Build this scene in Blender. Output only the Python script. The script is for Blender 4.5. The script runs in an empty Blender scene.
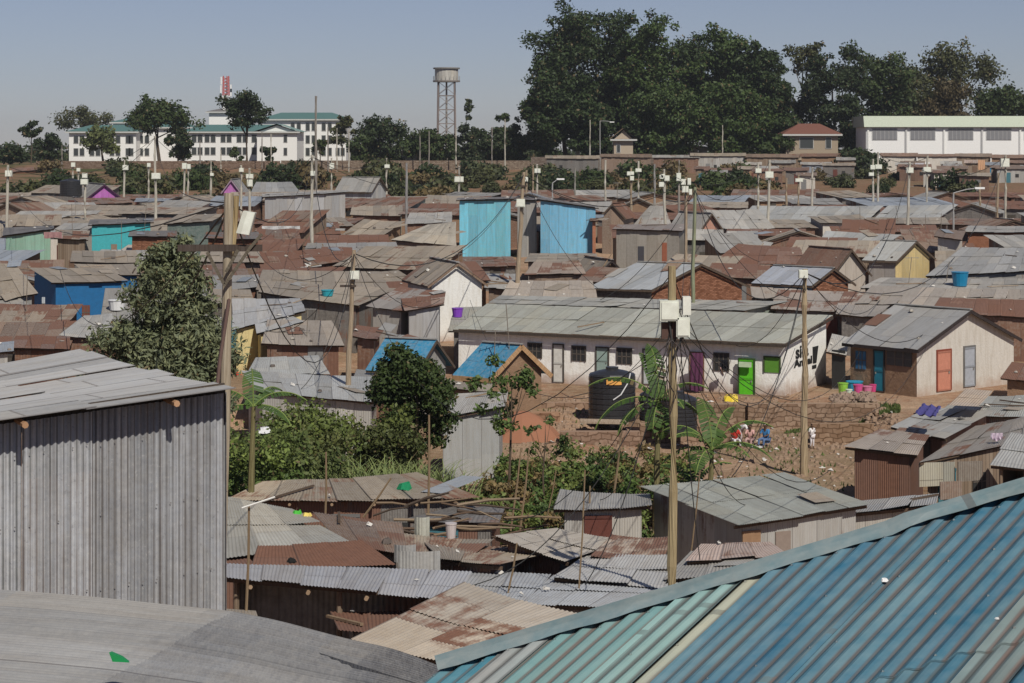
import bpy, math, random
import numpy as np
from mathutils import Vector, noise as mnoise
R = random.Random(7)
sc = bpy.context.scene
col = sc.collection
# ---------------------------------------------------------------- camera, sky, sun, exposure
CZ, F, HY = 20.0, 2000.0, 150.0
cam = bpy.data.objects.new('camera', bpy.data.cameras.new('camera')); col.objects.link(cam)
cam.location = (0, 0, CZ); cam.rotation_euler = (math.radians(90), 0, 0)
cam.data.sensor_width = 36; cam.data.lens = F/1024*36
cam.data.shift_y = -(341.5-HY)/1024
cam.data.clip_start = 0.5; cam.data.clip_end = 6000
sc.camera = cam
SUN_EL, SUN_AZ = math.radians(47), math.radians(158)       # azimuth measured from +Y towards +X: behind the camera and to its right
w = bpy.data.worlds.new('World'); sc.world = w; w.use_nodes = True
wn = w.node_tree; wn.nodes.clear()
wo = wn.nodes.new('ShaderNodeOutputWorld'); bg = wn.nodes.new('ShaderNodeBackground')
sky = wn.nodes.new('ShaderNodeTexSky'); sky.sky_type = 'NISHITA'; sky.sun_disc = False
sky.sun_elevation = SUN_EL; sky.sun_rotation = SUN_AZ; sky.altitude = 1700; sky.air_density = 1.0; sky.dust_density = 0.7; sky.ozone_density = 3.0
hs = wn.nodes.new('ShaderNodeHueSaturation'); hs.inputs['Saturation'].default_value = 0.78; hs.inputs['Value'].default_value = 0.6
tint = wn.nodes.new('ShaderNodeMix'); tint.data_type = 'RGBA'; tint.blend_type = 'MULTIPLY'; tint.inputs[0].default_value = 1
tint.inputs[7].default_value = (1.0, 0.955, 1.08, 1)
wn.links.new(sky.outputs[0], hs.inputs['Color']); wn.links.new(hs.outputs[0], tint.inputs[6])
wn.links.new(tint.outputs[2], bg.inputs['Color']); bg.inputs['Strength'].default_value = 0.075
wn.links.new(bg.outputs[0], wo.inputs['Surface'])
sun = bpy.data.objects.new('sun', bpy.data.lights.new('sun', 'SUN')); col.objects.link(sun)
sun.data.energy = 3.7; sun.data.angle = math.radians(0.6); sun.data.color = (1, 0.95, 0.85)
sd = Vector((math.sin(SUN_AZ)*math.cos(SUN_EL), math.cos(SUN_AZ)*math.cos(SUN_EL), math.sin(SUN_EL)))
sun.rotation_euler = sd.to_track_quat('Z', 'Y').to_euler()
sc.view_settings.view_transform = 'Standard'; sc.view_settings.look = 'None'
sc.view_settings.exposure = 0.22; sc.view_settings.gamma = 1
sc.cycles.max_bounces = 5; sc.cycles.diffuse_bounces = 3; sc.cycles.transparent_max_bounces = 4

# ---------------------------------------------------------------- geometry helpers
def W(px, py, Y): return Vector(((px-512)*Y/F, Y, CZ-(py-HY)*Y/F))
GT = [(-40,-3),(6,-5.2),(14,-7.5),(22,-9.2),(30,-10.8),(40,-11.6),(50,-12.1),(70,-12.7),(82,-13.1),(94.9,-13.2),(95.2,-12.2),(112,-12.0),(130,-10.9),(175,-9.6),(230,-8.3),(300,-6.9),(330,-6.4),(395,-4.6),(404,-4.4),(410,-3.2),(520,-3.4),(900,-4),(6000,-6)]
GY = np.array([a for a, b in GT], float); GZ = np.array([b for a, b in GT], float)
def sstep(a, b, x):
    t = min(1, max(0, (x-a)/(b-a))); return t*t*(3-2*t)
def g(x, Y):
    z = float(np.interp(Y, GY, GZ))
    if 70 < Y < 97:                                   # the yard in front of the right-hand house stands on the upper terrace
        k = sstep(16.0, 17.4, x)*sstep(84.5, 86.5, Y); z = z*(1-k) + max(z, -12.25)*k
        k = (1-sstep(3.5, 6, x))*sstep(-6, -2, x)*sstep(84, 96, Y); z = z*(1-k) + max(z, -13.1+0.9*sstep(84, 96, Y))*k
    return CZ + z
def Yof(py, h=2.3):
    lo, hi = 16., 600.
    for _ in range(40):
        m = (lo+hi)/2
        p = HY-(float(np.interp(m, GY, GZ))+h)*F/m
        if p > py: lo = m
        else: hi = m
    return (lo+hi)/2
origin = {}
class MB:
    def __init__(s): s.v = []; s.f = []; s.uv = []; s.sm = False
    def poly(s, pts, uv=None):
        i = len(s.v); s.v += [tuple(p) for p in pts]; s.f.append(tuple(range(i, i+len(pts))))
        s.uv += list(uv) if uv else [(0, 0)]*len(pts)
    def quad_up(s, pts, uv=None):                      # orient upward
        n = (Vector(pts[1])-Vector(pts[0])).cross(Vector(pts[2])-Vector(pts[0]))
        if n.z < 0: pts = pts[::-1]; uv = uv[::-1] if uv else None
        s.poly(pts, uv)
    def hexa(s, c):                                    # 8 corners: bottom 4, top 4
        c = [Vector(p) for p in c]
        for f in ((3,2,1,0),(4,5,6,7),(0,1,5,4),(1,2,6,5),(2,3,7,6),(3,0,4,7)):
            q = [c[k] for k in f]
            a = (q[1]-q[0]).length; b = (q[2]-q[1]).length
            s.poly(q, ((0,0),(a,0),(a,b),(0,b)))
    def box(s, p, sz, rz=0, tilt=(0,0)):               # p = centre of the bottom face
        hx, hy, h = sz[0]/2, sz[1]/2, sz[2]; c, d = math.cos(rz), math.sin(rz); o = []
        for z in (0, h):
            for x, y in ((-hx,-hy),(hx,-hy),(hx,hy),(-hx,hy)):
                X = x+tilt[0]*z; Yv = y+tilt[1]*z
                o.append((p[0]+c*X-d*Yv, p[1]+d*X+c*Yv, p[2]+z))
        s.hexa(o)
    def beam(s, a, b, wd, ht):
        a = Vector(a); b = Vector(b); d = (b-a)
        if d.length < 1e-6: return
        u = d.cross(Vector((0,0,1)))
        if u.length < 1e-3: u = Vector((1,0,0))
        u = u.normalized(); n = u.cross(d).normalized()
        o = []
        for k in (-1, 1):
            for e, f in ((a,-1),(b,-1),(b,1),(a,1)): o.append(e+u*f*wd/2+n*k*ht/2)
        s.hexa(o)
    def tube(s, pts, rad, n=6, cap=True):
        pts = [Vector(p) for p in pts]
        if not isinstance(rad, (list, tuple)): rad = [rad]*len(pts)
        base = len(s.v); rings = []
        for i, p in enumerate(pts):
            d = (pts[min(i+1, len(pts)-1)]-pts[max(i-1, 0)]).normalized()
            u = d.cross(Vector((0,0,1)))
            if u.length < 1e-2: u = d.cross(Vector((0,1,0)))
            u.normalize(); v = d.cross(u)
            rings.append([p+(u*math.cos(6.28318*k/n)+v*math.sin(6.28318*k/n))*rad[i] for k in range(n)])
        L = 0
        for i in range(len(pts)-1):
            l2 = L+(pts[i+1]-pts[i]).length
            for k in range(n):
                m = (k+1) % n
                s.poly([rings[i][m], rings[i][k], rings[i+1][k], rings[i+1][m]], ((k/n+1/n, L),(k/n, L),(k/n, l2),(k/n+1/n, l2)))
            L = l2
        if cap: s.poly(rings[0]); s.poly(rings[-1][::-1])
    def cyl(s, p, r, h, n=14, r2=None, top=True):
        r2 = r if r2 is None else r2; p = Vector(p)
        a = [p+Vector((r*math.cos(6.28318*k/n), r*math.sin(6.28318*k/n), 0)) for k in range(n)]
        b = [p+Vector((r2*math.cos(6.28318*k/n), r2*math.sin(6.28318*k/n), h)) for k in range(n)]
        for k in range(n):
            m = (k+1) % n; s.poly([a[k], a[m], b[m], b[k]], ((k/n*6*r,0),((k+1)/n*6*r,0),((k+1)/n*6*r,h),(k/n*6*r,h)))
        if top: s.poly(b)
        s.poly(a[::-1])
    def build(s, name, mat, parent=None, color=(.5,.5,.5,0), smooth=False, at=None):
        org = origin[parent] if parent is not None else (Vector(at) if at is not None else Vector((0,0,0)))
        me = bpy.data.meshes.new(name)
        me.from_pydata([(v[0]-org.x, v[1]-org.y, v[2]-org.z) for v in s.v], [], s.f)
        uvl = me.uv_layers.new(name='UVMap'); uvl.data.foreach_set('uv', [c for p in s.uv for c in p])
        if smooth: me.shade_smooth()
        me.materials.append(mat)
        o = bpy.data.objects.new(name, me); col.objects.link(o)
        if parent is not None: o.parent = parent; origin[o] = org
        else: o.location = org; origin[o] = org
        c = tuple(color); o.color = c if len(c) == 4 else c+(0,)
        return o
LABELS = {}
def tag(o, label=None, cat=None, group=None, kind=None):
    if label:
        label = ' '.join(label.split())
        if label in LABELS and not (group and LABELS[label] == 'share'+str(group)): print('DUPLICATE LABEL', label)
        LABELS[label] = 1; o['label'] = label
    if cat: o['category'] = cat
    if group: o['group'] = group
    if kind: o['kind'] = kind
    return o
def thing(name, loc, label, cat, group=None):
    o = bpy.data.objects.new(name, None); col.objects.link(o); o.location = loc; o.empty_display_size = .3
    origin[o] = Vector(loc); return tag(o, label, cat, group)

# ---------------------------------------------------------------- materials
class NT:
    def __init__(s, name, rough=.7, spec=.3):
        s.m = bpy.data.materials.new(name); s.m.use_nodes = True; s.t = s.m.node_tree; s.t.nodes.clear()
        s.out = s.n('OutputMaterial'); s.b = s.n('BsdfPrincipled'); s.l(s.b.outputs[0], s.out.inputs[0])
        s.b.inputs['Roughness'].default_value = rough; s.b.inputs['Specular IOR Level'].default_value = spec
    def n(s, t): return s.t.nodes.new('ShaderNode'+t)
    def l(s, a, b): s.t.links.new(a, b)
    def val(s, x, inp):
        if isinstance(x, (int, float)): inp.default_value = x
        elif isinstance(x, tuple): inp.default_value = x if len(x) == 4 or len(inp.default_value) == 3 else x+(1,)
        else: s.l(x, inp)
    def math(s, op, a, b=0, c=None, clamp=False):
        n = s.n('Math'); n.operation = op; n.use_clamp = clamp; s.val(a, n.inputs[0]); s.val(b, n.inputs[1])
        if c is not None: s.val(c, n.inputs[2])
        return n.outputs[0]
    def mix(s, f, a, b, mode='MIX'):
        n = s.n('Mix'); n.data_type = 'RGBA'; n.blend_type = mode; s.val(f, n.inputs[0]); s.val(a, n.inputs[6]); s.val(b, n.inputs[7]); return n.outputs[2]
    def rng(s, x, a, b, c=0, d=1):
        n = s.n('MapRange'); s.val(x, n.inputs[0]); s.val(a, n.inputs[1]); s.val(b, n.inputs[2]); s.val(c, n.inputs[3]); s.val(d, n.inputs[4]); return n.outputs[0]
    def noise(s, vec, scale, detail=4, rough=.6):
        n = s.n('TexNoise'); s.l(vec, n.inputs['Vector']); n.inputs['Scale'].default_value = scale; n.inputs['Detail'].default_value = detail; n.inputs['Roughness'].default_value = rough
        return n.outputs[0]
    def vec(s, x, y, z=0):
        n = s.n('CombineXYZ'); s.val(x, n.inputs[0]); s.val(y, n.inputs[1]); s.val(z, n.inputs[2]); return n.outputs[0]
    def sep(s, v):
        n = s.n('SeparateXYZ'); s.l(v, n.inputs[0]); return n.outputs
    def wnoise(s, v):
        n = s.n('TexWhiteNoise'); s.l(v, n.inputs['Vector']); return n.outputs
    def bump(s, h, dist, strength=1):
        n = s.n('Bump'); s.l(h, n.inputs['Height']); n.inputs['Distance'].default_value = dist; n.inputs['Strength'].default_value = strength
        s.l(n.outputs[0], s.b.inputs['Normal']); return n
    def color(s, c): s.val(c, s.b.inputs['Base Color'])
def sheet_mat(name, bump=True, var=.34, streak=True, groove=0, laps=True, rib=0, grime=.35, fade=0):
    t = NT(name, .5, .35)
    uv = t.n('TexCoord').outputs['UV']; u, v, _ = t.sep(uv); oi = t.n('ObjectInfo')
    rnd = oi.outputs['Random']; seed = t.math('MULTIPLY', rnd, 97.3)
    iu = t.math('FLOOR', t.math('DIVIDE', u, .8)); h1 = t.wnoise(t.vec(iu, seed))[0]
    iv = t.math('FLOOR', t.math('ADD', t.math('DIVIDE', v, 2.3), h1))
    w1 = t.wnoise(t.vec(iu, iv, seed)); k = w1[0]; kr, kg, kb = t.sep(w1[1])
    uvs = t.vec(u, v, seed)
    big = t.noise(uvs, .55, 4); st = t.noise(t.vec(t.math('MULTIPLY', u, 5), t.math('MULTIPLY', v, .55), seed), 1.3, 4); fine = t.noise(uvs, 7, 4, .7)
    col_h = t.math('ADD', t.math('MULTIPLY', h1, .72), t.math('MULTIPLY', k, .28))
    base = t.mix(1, oi.outputs['Color'], t.rng(col_h, 0, 1, 1-var, 1+var*.45), 'MULTIPLY')
    base = t.mix(t.rng(kr, .55, 1, 0, .45), base, t.mix(1, base, (1.02, .93, .80, 1), 'MULTIPLY'))
    base = t.mix(t.rng(st, .4, .75, 0, .5), base, t.mix(1, base, (.62, .55, .48, 1), 'MULTIPLY'))
    base = t.mix(t.rng(fine, .35, .7, 0, grime), base, (.36, .34, .31, 1))
    # rust: amount in the object's colour alpha
    f = t.math('ADD', t.math('MULTIPLY', big, .9), t.math('ADD', t.math('MULTIPLY', kg, .55), t.math('MULTIPLY', st, .55)))
    f = t.math('ADD', f, t.math('MULTIPLY', fine, .25))
    thr = t.rng(oi.outputs['Alpha'], 0, 1, 1.78, .72)
    rm = t.rng(f, t.math('SUBTRACT', thr, .07), t.math('ADD', thr, .09))
    rc = t.mix(fine, (.10, .048, .032, 1), (.235, .115, .073, 1)); rc = t.mix(kb, rc, t.mix(.5, rc, (.17, .105, .085, 1)))
    c = t.mix(rm, base, rc)
    # nail lines / lap joints
    vj = t.math('FRACT', t.math('ADD', t.math('DIVIDE', v, 2.3), h1)); lap = t.math('LESS_THAN', vj, .014)
    uj = t.math('FRACT', t.math('DIVIDE', u, .8)); lap2 = t.math('LESS_THAN', uj, .03)
    c = t.mix(t.math('MULTIPLY', t.math('MAXIMUM', t.math('MULTIPLY', lap, 1 if laps else 0), lap2), .5), c, (.06, .045, .04, 1))
    if fade: c = t.mix(t.math('MULTIPLY', t.rng(t.noise(t.vec(t.math('MULTIPLY', u, 2.2), t.math('MULTIPLY', v, .8), seed), 1.1, 5, .7), .42, .68), fade), c, (.20, .30, .31, 1))
    if rib:
        rk = t.wnoise(t.vec(t.math('FLOOR', t.math('DIVIDE', u, .076)), 3.3))[0]; c = t.mix(1, c, t.rng(t.math('ADD', t.math('MULTIPLY', rk, .6), t.math('MULTIPLY', t.noise(t.vec(t.math('MULTIPLY', u, 13), t.math('MULTIPLY', v, .9), 1), 1.0, 4, .8), .8)), .3, 1.1, 1-rib, 1+rib*.7), 'MULTIPLY')
        sp = t.noise(uvs, 26, 3, .8); c = t.mix(t.rng(sp, .60, .68, 0, .35), c, (.55, .54, .52, 1)); c = t.mix(t.rng(sp, .40, .33, 0, .4), c, (.12, .11, .12, 1))
    if groove:      # grime settled in the troughs; on grimy_wall it also paints in rib shading
        gv = t.math('SINE', t.math('MULTIPLY', u, 6.28318/.076)); gr = t.rng(t.math('ADD', gv, t.math('MULTIPLY', st, -1.2)), -1.62, -1.05, groove, 0)
        c = t.mix(gr, c, t.mix(kr, (.075, .085, .085, 1), (.15, .10, .085, 1)))
    t.color(c); t.l(t.rng(rm, 0, 1, .5, .85), t.b.inputs['Roughness'])
    wv = t.math('SINE', t.math('MULTIPLY', u, 6.28318/.076))
    if bump: t.bump(t.math('ADD', wv, t.math('MULTIPLY', fine, .3)), .0085, .9)
    else: t.bump(t.noise(uvs, 2.5, 3), .06, .5)
    return t.m
M = {}
M['sheet'] = sheet_mat('corrugated_sheet'); M['sheet_real'] = sheet_mat('corrugated_iron', False); M['blue_roof'] = sheet_mat('painted_corrugated_iron', False, .10, groove=.85, grime=.14, fade=.45); M['grimy_wall'] = sheet_mat('grimy_corrugated_wall', False, .22, groove=.75, laps=False, rib=.3); M['fore_roof'] = sheet_mat('weathered_grey_iron', False, .16, laps=False, grime=.25); M['wall_sheet'] = sheet_mat('corrugated_wall_sheet', True, .3, laps=False); M['sheet_smooth'] = sheet_mat('flat_sheet_iron', False, .15)
def plain(name, rough=.7, noise_amt=.35, scale=6, spec=.3, bump=0, metal=0):
    t = NT(name, rough, spec); oc = t.n('TexCoord').outputs['Object']; oi = t.n('ObjectInfo')
    n = t.noise(oc, scale, 4)
    t.color(t.mix(t.rng(n, .3, .7, 0, noise_amt), oi.outputs['Color'], t.mix(1, oi.outputs['Color'], (.5, .46, .42, 1), 'MULTIPLY')))
    t.b.inputs['Metallic'].default_value = metal
    if bump: t.bump(n, bump)
    return t.m
M['plain'] = plain('painted_surface'); M['plastic'] = plain('plastic', .35, .15, 4, .5); M['cloth'] = plain('cloth', .9, .3, 9, .1, .02)
M['dark'] = plain('dark_opening', .8, .2); M['skin'] = plain('skin', .55, .1); M['rock'] = plain('stone_lump', .9, .5, 5, .2, .05)
def plaster():
    t = NT('limewashed_plaster', .9, .15); oi = t.n('ObjectInfo'); uv = t.n('TexCoord').outputs['UV']; u, v, _ = t.sep(uv)
    vv = t.vec(u, v, t.math('MULTIPLY', oi.outputs['Random'], 50))
    n = t.noise(vv, 1.6, 5); f = t.noise(t.vec(t.math('MULTIPLY', u, 4), t.math('MULTIPLY', v, .7), oi.outputs['Random']), 1.5, 4)
    c = t.mix(t.rng(f, .45, .75, 0, .5), oi.outputs['Color'], t.mix(1, oi.outputs['Color'], (.66, .6, .52, 1), 'MULTIPLY'))
    mud = t.rng(t.math('ADD', v, t.math('MULTIPLY', n, 1.4)), .9, 1.75, 1, 0)        # splashed red mud along the foot
    c = t.mix(t.math('MULTIPLY', mud, .75), c, (.30, .17, .105, 1))
    t.color(c); t.bump(t.noise(vv, 9, 4), .02); return t.m
M['plaster'] = plaster()
def mudwall():
    t = NT('mud_wall', .95, .1); oi = t.n('ObjectInfo'); uv = t.n('TexCoord').outputs['UV']
    n = t.noise(uv, 2.2, 6, .7); t.color(t.mix(n, t.mix(1, oi.outputs['Color'], (.6, .55, .5, 1), 'MULTIPLY'), oi.outputs['Color'])); t.bump(n, .08); return t.m
M['mud'] = mudwall()
def blocks(name, bw, bh, mortar, var=.5, off=.5, wobf=.05):
    t = NT(name, .95, .1); oi = t.n('ObjectInfo'); uv = t.n('TexCoord').outputs['UV']
    wob = t.n('Mix'); b = t.n('TexBrick'); nn = t.n('TexNoise'); nn.inputs['Scale'].default_value = 1.6; t.l(uv, nn.inputs['Vector'])
    wob.data_type = 'RGBA'; wob.blend_type = 'LINEAR_LIGHT'; wob.inputs[0].default_value = wobf; t.l(uv, wob.inputs[6]); t.l(nn.outputs['Color'], wob.inputs[7])
    t.l(wob.outputs[2], b.inputs['Vector']); b.inputs['Scale'].default_value = 1; b.inputs['Brick Width'].default_value = bw; b.inputs['Row Height'].default_value = bh
    b.inputs['Mortar Size'].default_value = mortar; b.offset = off
    t.l(oi.outputs['Color'], b.inputs['Color1']); t.l(t.mix(1, oi.outputs['Color'], (var, var*.9, var*.85, 1), 'MULTIPLY'), b.inputs['Color2'])
    t.l(t.mix(1, oi.outputs['Color'], (.45, .4, .36, 1), 'MULTIPLY'), b.inputs['Mortar'])
    n = t.noise(uv, 3, 5); t.color(t.mix(t.rng(n, .35, .7, 0, .6), b.outputs[0], t.mix(1, b.outputs[0], (.6, .52, .45, 1), 'MULTIPLY')))
    t.bump(t.math('SUBTRACT', t.math('MULTIPLY', n, .5), b.outputs['Fac']), .03); return t.m
M['brick'] = blocks('brickwork', .25, .09, .012); M['stone'] = blocks('rough_stone_masonry', .46, .23, .022, .6, .37, .22)
def wood(name='timber'):
    t = NT(name, .85, .15); oi = t.n('ObjectInfo'); uv = t.n('TexCoord').outputs['UV']; u, v, _ = t.sep(uv)
    n = t.noise(t.vec(t.math('MULTIPLY', u, 30), t.math('MULTIPLY', v, 1.3), t.math('MULTIPLY', oi.outputs['Random'], 30)), 1.2, 4)
    t.color(t.mix(t.rng(n, .3, .7), t.mix(1, oi.outputs['Color'], (.45, .4, .35, 1), 'MULTIPLY'), oi.outputs['Color'])); t.bump(n, .01); return t.m
M['wood'] = wood()
def planks():
    t = NT('board_wall', .9, .1); oi = t.n('ObjectInfo'); uv = t.n('TexCoord').outputs['UV']; u, v, _ = t.sep(uv)
    i = t.math('FLOOR', t.math('DIVIDE', u, .17)); k = t.wnoise(t.vec(i, t.math('MULTIPLY', oi.outputs['Random'], 40)))[0]
    n = t.noise(t.vec(t.math('MULTIPLY', u, 20), v), 1.2, 4)
    c = t.mix(t.rng(k, 0, 1, 0, .8), oi.outputs['Color'], t.mix(1, oi.outputs['Color'], (.5, .42, .36, 1), 'MULTIPLY'))
    c = t.mix(t.math('MULTIPLY', n, .5), c, (.2, .15, .11, 1)); gap = t.math('LESS_THAN', t.math('FRACT', t.math('DIVIDE', u, .17)), .08)
    t.color(t.mix(gap, c, (.03, .025, .02, 1))); return t.m
M['planks'] = planks()
def leaf(name, hue=0):
    t = NT(name, .6, .25); oi = t.n('ObjectInfo'); gi = t.n('NewGeometry'); r = gi.outputs['Random Per Island']
    oc = t.n('TexCoord').outputs['Object']; n = t.noise(oc, .45, 3)
    c = t.mix(t.rng(r, 0, 1, 0, .8), oi.outputs['Color'], t.mix(1, oi.outputs['Color'], (1.75, 1.6, 1.25, 1), 'MULTIPLY'))
    c = t.mix(t.rng(n, .35, .68, 0, .75), c, t.mix(1, c, (.55, .62, .6, 1), 'MULTIPLY'))
    c = t.mix(t.math('GREATER_THAN', r, .965), c, (.13, .10, .05, 1))
    t.color(c)
    tr = t.n('BsdfTranslucent'); t.l(c, tr.inputs[0]); ms = t.n('MixShader'); ms.inputs[0].default_value = .16
    t.l(t.b.outputs[0], ms.inputs[1]); t.l(tr.outputs[0], ms.inputs[2]); t.l(ms.outputs[0], t.out.inputs[0]); return t.m
M['leaf'] = leaf('foliage')
def earth():
    t = NT('red_earth', .97, .05); oc = t.n('NewGeometry').outputs['Position']
    n = t.noise(oc, .22, 6, .62); n2 = t.noise(oc, 1.7, 6, .7); n3 = t.noise(oc, 9, 4, .7); x, y, z = t.sep(oc)
    c = t.mix(t.rng(n, .35, .65), t.mix(t.rng(y, 235, 275), (.31, .165, .10, 1), (.21, .115, .075, 1)), t.mix(t.rng(y, 235, 275), (.38, .26, .175, 1), (.17, .13, .08, 1)))
    c = t.mix(t.rng(n2, .42, .62, 0, .75), c, t.mix(t.rng(y, 235, 275), (.43, .31, .215, 1), (.25, .15, .10, 1))); c = t.mix(t.rng(n3, .5, .75, 0, .5), c, (.15, .085, .055, 1))
    gr = t.math('MULTIPLY', t.rng(t.noise(oc, .12, 5, .65), .47, .58), t.math('MULTIPLY', t.rng(y, 300, 400, .3, 1), t.rng(x, 20, 45, 1, .25)))
    c = t.mix(gr, c, t.mix(n3, (.035, .05, .02, 1), (.10, .10, .045, 1)))
    t.color(c); t.bump(t.math('ADD', n2, t.math('MULTIPLY', n3, .4)), .18); return t.m
M['earth'] = earth()
# ---------------------------------------------------------------- ground
ys = list(np.arange(-40, 130, 1.0))+list(np.arange(130, 440, 4.0))+[450,500,560,650,800,1100,1600,2400,3000]
ys = sorted(set([round(y, 2) for y in ys]+[94.9, 95.2, 84.5, 86.5]))
gb = MB(); rows = []
for y in ys:
    hw = 40+max(y, 0)*.9 if y < 500 else 500+y*.6
    row = []
    for i in range(141):
        x = -hw+2*hw*i/140
        z = g(x, y)+(mnoise.noise(Vector((x*.15, y*.15, 1)))*.35*(1 if y < 420 else 1.0)+mnoise.noise(Vector((x*.9, y*.9, 4)))*.07 if y > 25 else 0)
        if 70 < y < 110 and x > -1: z = g(x, y)+mnoise.noise(Vector((x*.9, y*.9, 4)))*.05
        row.append((x, y, z))
    rows.append(row)
V = [p for r_ in rows for p in r_]; Fc = []
for j in range(len(ys)-1):
    for i in range(140):
        a = j*141+i; Fc.append((a, a+1, a+142, a+141))
me = bpy.data.meshes.new('ground'); me.from_pydata(V, [], Fc); me.shade_smooth(); me.materials.append(M['earth'])
go = bpy.data.objects.new('ground', me); col.objects.link(go); tag(go, kind='structure')

# ---------------------------------------------------------------- houses
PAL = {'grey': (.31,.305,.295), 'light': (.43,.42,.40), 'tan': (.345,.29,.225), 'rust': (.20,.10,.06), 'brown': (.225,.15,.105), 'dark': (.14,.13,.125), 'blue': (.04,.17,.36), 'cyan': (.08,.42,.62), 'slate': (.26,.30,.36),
 'green': (.30,.36,.31), 'mint': (.26,.47,.37), 'turq': (.05,.36,.40), 'royal': (.015,.13,.32), 'cream': (.53,.495,.445), 'yellow': (.58,.48,.24), 'white': (.70,.69,.66), 'mudc': (.30,.20,.135), 'brickc': (.36,.18,.115), 'purple': (.42,.12,.42), 'board': (.28,.22,.17), 'pink': (.55,.42,.36)}
footprints = []          # (xmin,xmax,ymin,ymax)
roofs = []               # for clutter: (label, A,B,C,D)
def lerp(a, b, t): return a+(b-a)*t
def bil(A, B, C, D, s, t): return lerp(lerp(A, B, s), lerp(D, C, s), t)
def roof_panel(mb, A, B, C, D, corr=False, jit=1.0, rows_=None, u0=0, rr=None):
    rr = rr or R
    Wd = ((B-A).length+(C-D).length)/2; Ln = ((D-A).length+(C-B).length)/2
    n = max(1, round(Wd/.8)); m = rows_ or max(1, round(Ln/3.2))
    nrm = (B-A).cross(D-A).normalized(); nrm = nrm if nrm.z > 0 else -nrm
    sag = rr.uniform(0, .06)*jit
    for i in range(n):
        for j in range(m):
            s0, s1 = i/n, min(1, (i+1)/n+.03/max(Wd, 1)); t0, t1 = max(0, j/m-(.12/max(Ln, 1) if j else 0)), (j+1)/m
            if j == 0: t0 -= rr.uniform(-.05, .09)*jit/max(Ln, .5)
            if j == m-1: t1 += rr.uniform(-.02, .05)*jit/max(Ln, .5)
            h = .012+.012*(i % 2)+.016*j+rr.uniform(0, .02)*jit; tl = rr.uniform(-.02, .02)*jit; sk = rr.uniform(-.012, .012)*jit/max(Wd/4, 1)
            lift = rr.uniform(.02, .08) if rr.random() < .08*jit else 0
            ns = 1 if not corr else max(4, int(round(Wd/n/.076*4)))
            if corr: ns = int(round(Wd/n/.0127/1.0)); 
            prev = None
            for q in range(ns+1):
                a = q/ns; s = lerp(s0, s1, a)
                z = h+tl*(a-.5)+(0 if not corr else .009*math.sin(6.28318*(s*Wd)/.076))
                sg = -sag*math.sin(math.pi*s)
                P = bil(A, B, C, D, s+sk, t0)+nrm*(z+lift*(a))+Vector((0,0,sg)); Q = bil(A, B, C, D, s-sk, t1)+nrm*z+Vector((0,0,sg))
                U = u0+.8*(i+min(a, .999)); cur = (P, Q, U)
                if prev: mb.quad_up([prev[0], P, Q, prev[1]], [(prev[2], t0*Ln), (U, t0*Ln), (U, t1*Ln), (prev[2], t1*Ln)])
                prev = cur
def wall_prism(mb, base, tops, zb=None):
    L = 0; n = len(base)
    for i in range(n):
        a, b = base[i], base[(i+1) % n]; ta, tb = tops[i], tops[(i+1) % n]; l2 = L+(Vector((b.x-a.x, b.y-a.y, 0))).length
        mb.poly([Vector((a.x, a.y, a.z)), Vector((b.x, b.y, b.z)), Vector((b.x, b.y, tb)), Vector((a.x, a.y, ta))], ((L, 0), (l2, 0), (l2, tb-b.z), (L, ta-a.z)))
        L = l2
def face_box(a, b, s0, s1, z0, z1, proud=.04, back=.05):       # an upright box on the wall line a->b (metres along it)
    d = Vector((b.x-a.x, b.y-a.y, 0)); L = d.length; d /= L; nn = Vector((d.y, -d.x, 0))
    if nn.y > 0 and abs(nn.y) > .2: nn = -nn
    mb = MB(); p = Vector((a.x, a.y, 0)); o = []
    for z in (z0, z1):
        for s, k in ((s0, proud), (s1, proud), (s1, -back), (s0, -back)): o.append(p+d*s+nn*k+Vector((0,0,z)))
    mb.hexa(o); return mb, d, nn
def opening(root, wall, a, b, s0, s1, z0, z1, kind='door', color=(.05,.05,.05), frame=None, label=None):
    mb, d, nn = face_box(a, b, s0, s1, z0, z1)
    o = mb.build(kind, M['plain'], root, color)
    if label: o['label'] = label
    W_, H_ = s1-s0, z1-z0
    def piece(nm, a0, a1, b0, b1, pr, cc, mt='plain'):
        q, _, _ = face_box(a, b, s0+W_*a0, s0+W_*a1, z0+H_*b0, z0+H_*b1, pr, -.03); return q.build(nm, M[mt], o, cc)
    if kind == 'window' and a.y < 130:
        for k in (.33, .66): piece('bar', k-.03, k+.03, 0, 1, .055, (.12,.10,.085))
        piece('bar', 0, 1, .47, .53, .055, (.12,.10,.085))
    if kind in ('door', 'sheet_door') and a.y < 110:
        dk = tuple(c*.72 for c in color); piece('rail', 0, 1, .48, .53, .06, dk); piece('rail', 0, 1, .0, .04, .06, dk); piece('rail', 0, 1, .95, 1, .06, dk); piece('handle', .82, .9, .42, .47, .08, (.25,.24,.22))
    if frame:
        fm = MB(); p = Vector((a.x, a.y, 0))
        for (x0, x1, w0, w1) in ((s0-.07, s0, z0, z1+.07), (s1, s1+.07, z0, z1+.07), (s0, s1, z1, z1+.07)):
            q, _, _ = face_box(a, b, x0, x1, w0, w1, .07)
            k = len(fm.v); fm.v += q.v; fm.f += [tuple(i+k for i in f) for f in q.f]; fm.uv += q.uv
        fm.build('frame', M['wood'], o, frame)
    return o
def s_at(px, a, b):       # metres along a->b where the wall is seen at px
    k = (px-512)/F; d = b-a
    t = (k*a.y-a.x)/(d.x-k*d.y); return t*Vector((d.x, d.y, 0)).length
WM = {'sheet': 'wall_sheet', 'plaster': 'plaster', 'mud': 'mud', 'brick': 'brick', 'planks': 'planks'}
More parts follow.
